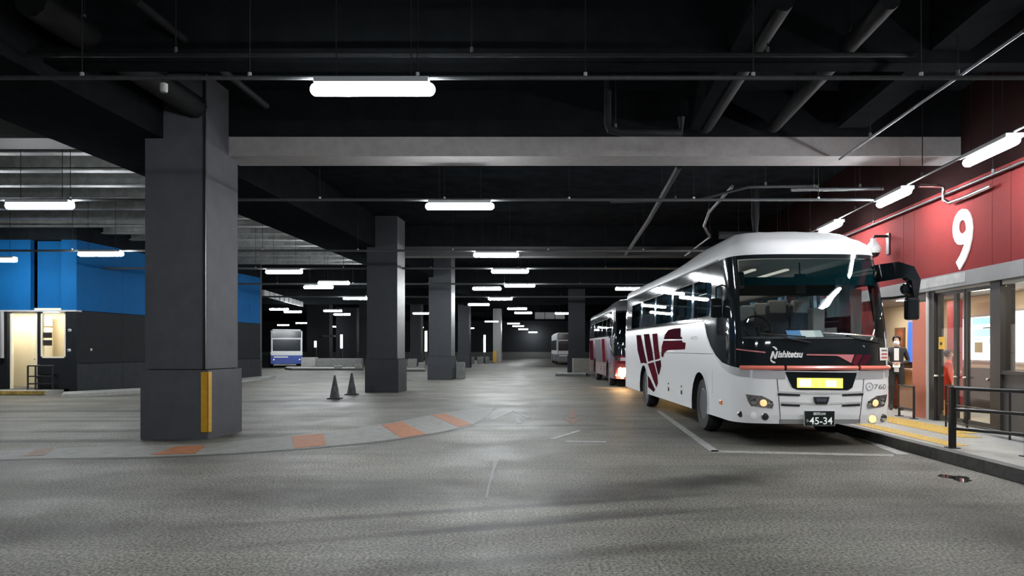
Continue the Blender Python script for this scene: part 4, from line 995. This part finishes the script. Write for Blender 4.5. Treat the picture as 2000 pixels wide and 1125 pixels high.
        patch([(nx0-.005, zc-.07), (nx0+.005, zc-.1), (nx0+.035, zc-.125), (nx0+.07, zc-.13), (nx0+.075, zc-.11), (nx0+.03, zc-.09), (nx0+.02, zc-.07)], 'lettering', M_white, b, .009)
        patch([fr(1436, 680.5), fr(1436, 683), fr(1495, 689.5), fr(1495, 687)], 'pinstripe', M_pink, b, .008)
        patch([fr(1575, 691.5), fr(1575, 694), fr(1634, 695), fr(1640, 697), fr(1662, 709), fr(1668, 692.5)], 'pinstripe', M_pink, b, .008)
        patch([fr(1671, 692.5), fr(1664, 710), fr(1672, 714), fr(1685, 692.5)], 'livery_stripe', M_cr, b, .008)
        patch([fr(1688, 692.5), fr(1676, 714), fr(1690, 713), fr(1704, 692.5)], 'livery_stripe', M_cr2, b, .008)
        sk_ = patch([fr(1717, 679), fr(1718, 704), fr(1733, 703), fr(1733, 679)], 'sticker', mat('sticker_white', (.8, .78, .76), .5), b, .01)
        for i in range(3): patch([fr(1720, 683+7*i), fr(1720, 686+7*i), fr(1731, 686+7*i), fr(1731, 683+7*i)], 'print', mat('sticker_red', (.5, .06, .08), .5) if i else mat('sticker_ink', (.12, .1, .12), .5), sk_, .013)
        M_ink = mat('fleet_number_ink', (.16, .16, .17), .5)
        wrap_text('760', fr(1706, 755)[0], fr(1729, 755)[0], fr(1715, 760)[1], fr(1715, 750.5)[1], 'lettering', M_ink, b)
        wrap_text('大', fr(1694.5, 755)[0], fr(1700.5, 755)[0], fr(1698, 758.5)[1], fr(1698, 752)[1], 'lettering', M_ink, b)
        cs, cv = fr(1697.5, 755); MB().tube([S(cs+.058*math.cos(2*math.pi*i/20), cv+.058*math.sin(2*math.pi*i/20), .008) for i in range(21)], .005, 4).build('fleet_mark_ring', M_ink, b)
        def zz(x, y): return sd(1240+x*.16, 620+y*.16)
        for pts, mm in (([(20, 215), (75, 215), (120, 430), (150, 560), (75, 560), (35, 400)], M_cr2), ([(110, 205), (175, 200), (215, 400), (232, 520), (165, 540), (135, 380)], M_cr2),
                        ([(215, 200), (275, 192), (295, 400), (310, 500), (250, 520), (230, 350)], M_cr), ([(160, 565), (235, 545), (275, 700), (285, 800), (265, 855), (225, 760)], M_cr),
                        ([(250, 540), (318, 520), (325, 590), (300, 700), (285, 690)], M_cr2), ([(150, 700), (185, 740), (250, 880), (235, 910), (165, 850)], M_cr2),
                        ([(560, 130), (480, 135), (410, 155), (375, 200), (355, 265), (580, 265), (580, 240), (560, 235)], M_cr2), ([(350, 285), (330, 360), (325, 470), (345, 490), (365, 430), (400, 400), (615, 390), (625, 310), (585, 300), (580, 280)], M_cr)):
            patch([zz(*p) for p in pts], 'livery_stripe', mm, b, .008, .5)
        wrap_text('NISHITETSU', zz(690, 250)[0], zz(775, 250)[0], zz(730, 268)[1], zz(730, 232)[1], 'lettering', mat('side_ink', (.2, .2, .22), .5), b)
    else:
        for y0, y1, mm in ((1.0, 2.3, mat('livery_purple', (.05, .03, .12), .3)), (3.2, 4.4, M_cr), (4.9, 7.6, mat('livery_pale', (.05, .045, .06), .6, spec=.1)), (8.8, 10.8, M_cr2)):
            patch([(-s_y(y0), .95), (-s_y(y0+.5), 1.95), (-s_y(y1+.5), 1.95), (-s_y(y1), .95)], 'livery_stripe', mm, b, .008, .6)
        for y0, y1 in ((.95, 1.5),): patch([(-s_y(y0), 1.5), (-s_y(y1), 1.7), (-s_y(y1), 1.64), (-s_y(y0), 1.44)], 'livery_stripe', M_white, b, .01, .4)
        patch([(-s_x(1.1), .95), (s_x(1.1), .95), (s_x(1.1), 1.05), (-s_x(1.1), 1.05)], 'livery_stripe', M_cr, b, .014)
    # mirrors: big arched arm on the door side, box mirrors by the driver
    c = [S(s_x(1.13), 2.70, .0), Vector((1.22, .14, 2.71)), Vector((1.335, .02, 2.67)), Vector((1.40, -.02, 2.54)), Vector((1.41, -.02, 2.28))]
    arm = MB(); n = len(c); vs = []
    for i, (p_, hgt, dpt) in enumerate(zip(c, (.14, .13, .10, .07, .03), (.07, .07, .08, .08, .06))):
        up = Vector((0, 0, 1)) if i < 2 else (Vector((.55, 0, .84)) if i == 2 else Vector((1, 0, .1)).normalized())
        wd_ = hgt
        vs += [p_+up*wd_+Vector((0, -dpt, 0)), p_+up*wd_+Vector((0, dpt, 0)), p_-up*wd_+Vector((0, dpt, 0)), p_-up*wd_+Vector((0, -dpt, 0))]
    arm.add(vs, [(4*i+j, 4*i+(j+1) % 4, 4*i+4+(j+1) % 4, 4*i+4+j) for i in range(n-1) for j in range(4)]+[(0, 1, 2, 3), tuple(range(4*n-4, 4*n))])
    mr = arm.build('mirror_arm', M_busblack, b, True)
    MB().box(1.275, 1.47, -.09, .05, 1.94, 2.29, .04).build('mirror_head', M_busblack, mr)
    MB().box(1.295, 1.45, .05, .056, 1.98, 2.25).build('mirror_glass', M_chrome, mr)
    MB().lathe([(0, -.07), (.08, -.05), (.095, .0), (.09, .02)], (1.33, .05, 2.42), 'y', 14).build('round_mirror', M_busblack, mr, True)
    MB().tube([(1.25, .3, 2.30), (1.32, .1, 2.31), (1.40, -.02, 2.31)], .022, 6).build('brace', M_rubber, mr, True)
    MB().tube([S(s_x(1.15), 2.3, 0), (1.25, .3, 2.30)], .022, 6).build('brace', M_rubber, mr, True)
    p_ = S(-s_y(1.0), 2.3, 0)
    ml = MB().box(p_.x-.20, p_.x-.02, p_.y-.25, p_.y-.13, 2.02, 2.34, .03).build('side_mirror', M_busblack, b)
    MB().box(p_.x-.18, p_.x-.04, p_.y-.254, p_.y-.25, 2.2, 2.22).build('mirror_glint_strip', M_chrome, ml)
    MB().tube([p_+Vector((.04, -.12, .28)), p_+Vector((-.11, -.19, .22)), p_+Vector((-.11, -.19, 0))], .016, 6).build('bracket', M_rubber, ml, True)
    MB().box(p_.x-.18, p_.x-.04, p_.y-.13, p_.y-.125, 2.05, 2.31).build('mirror_glass', M_chrome, ml)
    return b
bus = coach((BX, BYF, 0), 'large white coach with dark windscreen and crimson side swirl parked at the platform')
bus2 = coach((5.15, 28.3, 0), 'maroon coach with glowing headlamps parked behind the white coach', white=False, rz=-.02)
# headlamp beam of the maroon coach
for dx in (-.93,):
    ld = bpy.data.lights.new('headlamp_beam', 'SPOT'); ld.energy = 900; ld.color = (1, .6, .28); ld.spot_size = math.radians(75); ld.spot_blend = .8; ld.shadow_soft_size = .08
    lo = bpy.data.objects.new('headlamp_beam', ld); COL.objects.link(lo); lo.parent = bus2; lo.location = (dx, -.12, .70); lo.rotation_euler = (math.radians(62), 0, 0)

# ------------------------------------------------------------------ far city buses
def city_bus(loc, rz, label, cols):
    b = empty('city_bus', loc, rz); tag(b, label, 'bus', 'far buses')
    k = MB().box(-1.22, 1.22, 0, 9.5, .3, 3.0, .08); k.build('body', cols[0], b)
    MB().box(-1.1, 1.1, .3, 9.2, 3.0, 3.12, .04).build('roof', cols[0], b)
    MB().box(-1.08, 1.08, -.02, .02, 1.35, 2.3, .01).build('end_window', mat('far_glass', (.02, .025, .03), .1), b)
    for i, (z0, z1, m) in enumerate(((.32, 1.0, cols[1]), (1.08, 1.28, cols[2]))): MB().box(-1.235, 1.235, -.025, 9.51, z0, z1, .01).build('livery_band', m, b)
    MB().box(-1.0, .1, -.05, -.02, .82, .92).build('bumper_strip', M_white, b)
    MB().box(-1.12, 1.12, -.03, .0, 2.42, 2.95, .01).build('destination_box', mat('far_glass', (.02, .025, .03), .1), b)
    for x in (-1.0, 1.0): MB().lathe([(.09, .0), (.07, -.03), (0, -.035)], (x, -.03, .62), 'y', 12).build('lamp', M_lens, b)
    for side in (-1, 1):
        for i in range(6): MB().box(min(side*1.20, side*1.235), max(side*1.20, side*1.235), .5+i*1.45, 1.8+i*1.45, 1.4, 2.4).build('side_window', mat('far_glass', (.02, .025, .03), .1), b)
        for yy in (2.2, 7.2):
            w_ = MB().lathe([(.3, -.12), (.46, -.12), (.48, 0), (.46, .12), (.3, .12)], axis='x', n=20).build('wheel', M_tyre, b, True); w_.location = (side*1.14, yy, .48)
            MB().lathe([(.3, side*.1), (.2, side*.05), (0, side*.08)], axis='x', n=16).build('hub', M_rim, w_)
    return b
city_bus(((560-PX)*60/F, 60, 0), .32, 'white city bus with blue skirt parked far behind the massive column', (mat('far_white', (.7, .72, .75), .4), mat('far_blue', (.02, .06, .3), .4), M_white))
city_bus(((1112-PX)*72/F, 72, 0), 0, 'pale bus mostly hidden behind the column by the maroon coach', (mat('far_pale', (.6, .62, .62), .4), mat('far_grey', (.15, .15, .16), .4), M_white))

# ------------------------------------------------------------------ far blocks, islands, posts
def block(px0, px1, pyt, pyb, label, m=M_block, dep=.8, z=0.0):
    a = G(px0, pyb, z); b_ = G(px1, pyb, z); hgt = H-z-(pyt-HY)*a.y/F
    o = MB().box(0, b_.x-a.x, 0, dep, 0, max(.2, hgt), .03).build('concrete_block', m); o.location = a; tag(o, label, 'block', 'far concrete blocks'); return o
block(888, 907, 708, 740, 'dark block right against the second pale edged column')
block(1120, 1165, 700, 731, 'grey block at the foot of the column behind the maroon coach', mat('warm_grey_block', (.2, .19, .17), .8, noise=.2), .9)
block(796, 812, 701, 718, 'pale block between the pale edged columns', M_concrete, .8, .15); block(817, 829, 708, 718, 'small pale block beside the second pale edged column', M_concrete, .8, .15)
block(588, 616, 698, 716.3, 'pale block in front of the blue and white bus', M_concrete, .8, .15); block(618, 706, 700, 716.6, 'long grey low wall left of the cone column', M_block, .8, .15)
block(652, 667, 713.5, 719, 'tiny pale block at the front of the island left of the cones', M_concrete, .4, .15); block(693, 705, 712, 719, 'tiny pale block touching the cone column', M_concrete, .4, .15)
block(508, 530, 692, 713, 'grey block at the corner beyond the charcoal wall', M_block)
for i, (a, b_) in enumerate(((905, 912.5), (917, 925), (932, 944), (947, 955))):
    block(a, b_, 697, 711-i*.3, ['low grey block under the first lit post', 'low grey block right of the first lit post', 'low grey block under the second lit post', 'low grey block nearest the pale far column'][i], M_block, 1.5)
def island(pts, label):
    q = [G(*p) for p in pts]; c = sum(q, Vector())/len(q); r_ = empty('traffic_island', c); tag(r_, label, 'traffic island')
    MB().prism([((p-c).x, (p-c).y) for p in q], 0, .13).build('kerb', M_kerb, r_); MB().prism([((p-c).x*.985, (p-c).y*.97) for p in q], .13, .15).build('top', M_concrete, r_)
island([(556, 722), (570, 723.5), (708, 723.5), (708, 719), (560, 719)], 'long low island with dark kerb left of the cone column')
island([(794, 726), (830, 726), (830, 719), (794, 719)], 'short low island between the pale edged columns')
island([(1085, 735), (1145, 735.4), (1147, 732.6), (1088, 732.6)], 'low island around the block behind the maroon coach')
def bright_bar_post(px, py, z0, z1, label):
    p = G(px, py); r_ = empty('bright_bar_post', p); tag(r_, label, 'post', 'posts with glowing white strips')
    MB().box(-.09, .09, 0, .2, 0, z1+.1, .02).build('post', M_black, r_); MB().box(-.11, .11, -.04, .0, z0, z1, .03).build('glow_strip', mat('bar_glow', (1, 1, 1), emit=3.0), r_)  # posts stand in for bright vertical bars, strip is emissive
bright_bar_post(917, 711, 1.25, 2.9, 'taller post with a glowing white strip right of the second pale edged column'); bright_bar_post(946.5, 709.5, 1.2, 3.0, 'slimmer post with a glowing white strip near the pale far column')
bright_bar_post(832, 713, 1.3, 3.2, 'post with a glowing white strip touching the second pale edged column'); bright_bar_post(584, 711, 1.9, 3.0, 'post with a glowing white strip beside the blue and white bus')
bright_bar_post(616, 711.5, 1.7, 2.3, 'short post with a glowing strip left of the arrow sign'); bright_bar_post(667, 710.5, 1.6, 3.0, 'thin post with a glowing strip right of the arrow sign')
# white standing panel behind the far bus
p = A(536, 640, 74); o = empty('white_panel', (p.x, 74, 0)); tag(o, 'tall white panel standing behind the blue and white bus', 'panel')
MB().box(-.42, .42, 0, .2, 1.8, 3.4, .04).build('face', M_white, o); MB().box(-.05, .05, .02, .12, 0, 1.85).build('leg', M_black, o)
# ladder tray hanging at the left, and cable tray on the far right
t0, t1 = A(512, 566, 41.9), A(590, 590, 55.5)
tr = empty('cable_tray', t0); tag(tr, 'hanging tray of small grey panels receding beside the blue wall end', 'tray')
n = 9
dd = (t1-t0)
for i in range(n):
    a = dd*(i/n); c_ = dd*((i+.82)/n); h_ = .36
    MB().add([a+Vector((0, 0, -h_)), c_+Vector((0, 0, -h_)), c_, a, a+Vector((.1, .1, -h_)), c_+Vector((.1, .1, -h_)), c_+Vector((.1, .1, 0)), a+Vector((.1, .1, 0))], [(0, 1, 2, 3), (7, 6, 5, 4), (0, 4, 5, 1), (2, 6, 7, 3), (0, 3, 7, 4), (1, 5, 6, 2)]).build('tray_panel', mat('tray_grey', (.3, .3, .3), .5), tr)
for f_ in (.1, .9): MB().tube([dd*f_, dd*f_+Vector((0, 0, ZC-(t0+dd*f_).z))], .02, 6).build('hanger_rod', M_pipe, tr)
t0 = A(1045, 612, 66); tr = empty('overhead_sign', t0); tag(tr, 'long pale overhead panel spanning toward the column behind the maroon coach', 'panel')
for i in range(3): MB().box(i*.9, i*.9+.85, 0, .15, -.5, .1, .02).build('panel', mat('overhead_grey', (.3, .3, .3), .5), tr)
for x in (.3, 2.2): MB().tube([(x, .07, .1), (x, .07, ZC-t0.z)], .02, 6).build('hanger_rod', M_pipe, tr)

# ------------------------------------------------------------------ security camera on the red wall
q = wp(16.1, -.01, 3.80); r_ = empty('security_camera', q); tag(r_, 'round white camera on a black bracket on the red wall above the bus mirror', 'camera')
MB().box(-.03, .0, -.06, .06, -.25, .22, .01).build('wall_plate', M_black, r_); MB().tube([(-.02, 0, .15), (-.31, 0, .15), (-.33, 0, .1)], .03, 8).build('arm', M_black, r_, True)
MB().lathe([(0, -.3), (.10, -.26), (.15, -.17), (.15, -.1), (.12, -.04), (.06, .04), (.05, .10)], (-.33, 0, 0), 'z', 18).build('dome_housing', M_white, r_, True)
MB().lathe([(0, -.325), (.09, -.29), (.13, -.22)], (-.33, 0, 0), 'z', 18).build('dome', M_busblack, r_, True)

# ------------------------------------------------------------------ people
def person(loc, rz, height, label, top, trousers, hair, arms='front', vest=None, long_coat=False):
    r_ = empty('person', loc, rz); tag(r_, label, 'person')
    V = []; E = []; R = []
    def add(p, r, par=None):
        V.append(p); R.append(r if isinstance(r, tuple) else (r, r))
        if par is not None: E.append((par, len(V)-1))
        return len(V)-1
    pel = add((0, 0, .93), (.155, .115)); sp = add((0, .005, 1.08), (.145, .105), pel); ch = add((0, .01, 1.27), (.165, .115), sp); up = add((0, .015, 1.385), (.12, .085), ch)
    nk = add((0, .005, 1.46), (.052, .055), up); hb = add((0, -.005, 1.52), (.066, .08), nk); hm = add((0, -.01, 1.595), (.077, .096), hb); ht = add((0, .0, 1.675), (.055, .07), hm)
    add((0, -.112, 1.575), .014, hm)
    for s in (-1, 1):
        sh = add((s*.165, .015, 1.375), (.066, .066), up)
        if arms == 'front': el = add((s*.245, .02, 1.12), (.046, .046), sh); wr = add((s*.075, -.20, 1.07), (.031, .031), el); pa = add((s*.03, -.26, 1.075), (.038, .022), wr); ft = Vector((-s*.6, -.5, .0)).normalized(); sidev = Vector((0, 0, 1))
        else: el = add((s*.21, .03, 1.12), (.046, .046), sh); wr = add((s*.2, -.06, .90), (.031, .031), el); pa = add((s*.195, -.075, .83), (.022, .04), wr); ft = Vector((0, -.15, -1)).normalized(); sidev = Vector((0, 1, 0))
        for j, (o_, ln2) in enumerate(((-.027, .06), (-.009, .072), (.009, .068), (.027, .055))):
            b0 = Vector(V[pa])+sidev*o_+ft*.03; f1 = add(tuple(b0), .0095, pa); f2 = add(tuple(b0+ft*ln2*.55+Vector((0, -.006, -.004))), .009, f1); add(tuple(b0+ft*ln2+Vector((0, -.006, -.018))), .0075, f2)
        t1_ = add(tuple(Vector(V[wr]).lerp(Vector(V[pa]), .6)+Vector((0, -.03, .025))), .010, pa); add(tuple(Vector(V[t1_])+ft*.03+Vector((0, -.012, .004))), .008, t1_)
        hip = add((s*.085, .0, .86), (.098, .1), pel); kn = add((s*.095, -.012, .49), (.062, .065), hip); an = add((s*.1, .02, .10), (.042, .045), kn); add((s*.1, .05, .045), (.04, .04), an); b2 = add((s*.11, -.07, .04), (.042, .034), an); add((s*.115, -.15, .03), (.03, .024), b2)
    me = bpy.data.meshes.new('body'); me.from_pydata(V, E, []); o = link('body', me)
    md = o.modifiers.new('skin', 'SKIN'); md.use_smooth_shade = True
    for i, d_ in enumerate(me.skin_vertices[0].data): d_.radius = R[i]; d_.use_root = (i == 0)
    sb = o.modifiers.new('sub', 'SUBSURF'); sb.levels = 2; sb.render_levels = 2
    dg = bpy.context.evaluated_depsgraph_get(); nm = bpy.data.meshes.new_from_object(o.evaluated_get(dg)); bpy.data.objects.remove(o)
    skin = mat('skin_tone', (.55, .36, .26), .55)
    nm.materials.clear()
    for m in (skin, top, trousers, M_rubber): nm.materials.append(m)
    hands = [Vector(v) for v, r0 in zip(V, R) if r0[0] < .012 or r0 in ((.038, .022), (.022, .04))]
    for p in nm.polygons:
        c = p.center
        if c.z > 1.455: i = 0
        elif any((c-h).length < .05 for h in hands): i = 0
        elif c.z < .075: i = 3
        elif c.z < (.45 if long_coat else .95) and not (abs(c.x) > .17): i = 2
        else: i = 1
        p.material_index = i; p.use_smooth = True
    if vest: nm.materials[0] = skin
    k = height/1.72; r_.scale = (k, k, k)
    link('body', nm, r_)
    # hair cap, mask, eyes, ears
    bm = bmesh.new(); bmesh.ops.create_uvsphere(bm, u_segments=20, v_segments=14, radius=1)
    for v in bm.verts: v.co = Vector((v.co.x*.088, v.co.y*.108+.008, v.co.z*.102+1.622))
    bmesh.ops.delete(bm, geom=[v for v in bm.verts if (v.co.y < -.045 and v.co.z < 1.645) or v.co.z < 1.53], context='VERTS')
    MB().bm(bm).build('hair', hair, r_, 'all')
    for s in (-1, 1):
        MB().lathe([(0, -.008), (.009, -.004), (.011, .0)], (s*.03, -.098, 1.61), 'y', 8).build('eye', M_black, r_)
        MB().lathe([(0, s*.008), (.016, s*.004), (.02, 0)], (s*.079, .0, 1.59), 'x', 8).build('ear', skin, r_)
    return r_
M_hair = mat('dark_hair', (.02, .015, .012), .6)
pa = person((wp(16.5, .32, PZ)), math.radians(-28), 1.66, 'attendant in black vest and white shirt standing beside the bus front', mat('black_jacket', (.015, .015, .018), .7), mat('black_trousers', (.02, .02, .022), .8), M_hair)
MB().box(-.05, .05, -.132, -.118, 1.14, 1.42, .005).build('shirt_front', M_white, pa); MB().lathe([(0, -.125), (.03, -.118), (.055, -.10), (.065, -.07)], (0, 0, 1.545), 'y', 12).build('face_mask', M_white, pa, True)
MB().obox((0, -.30, 1.02), (1, 0, 0), (0, .8, .6), (0, -.6, .8), .15, .10, .006).build('paper', M_white, pa); MB().box(-.05, .05, -.15, -.14, .88, 1.0).build('name_badge', M_white, pa)
pb = person((wp(14.68, .55, PZ)), math.radians(60), 1.34, 'short person in a long orange red coat behind the glass door', mat('orange_red_coat', (.75, .09, .03), .7), mat('dark_red_skirt', (.6, .07, .03), .8), M_hair, arms='down', long_coat=True)
k = MB(); k.lathe([(.20, .45), (.215, .5), (.175, .95), (.16, 1.1)], n=20); o = k.build('coat_skirt', MATS['orange_red_coat'], pb, True); o.scale = (1, .85, 1)
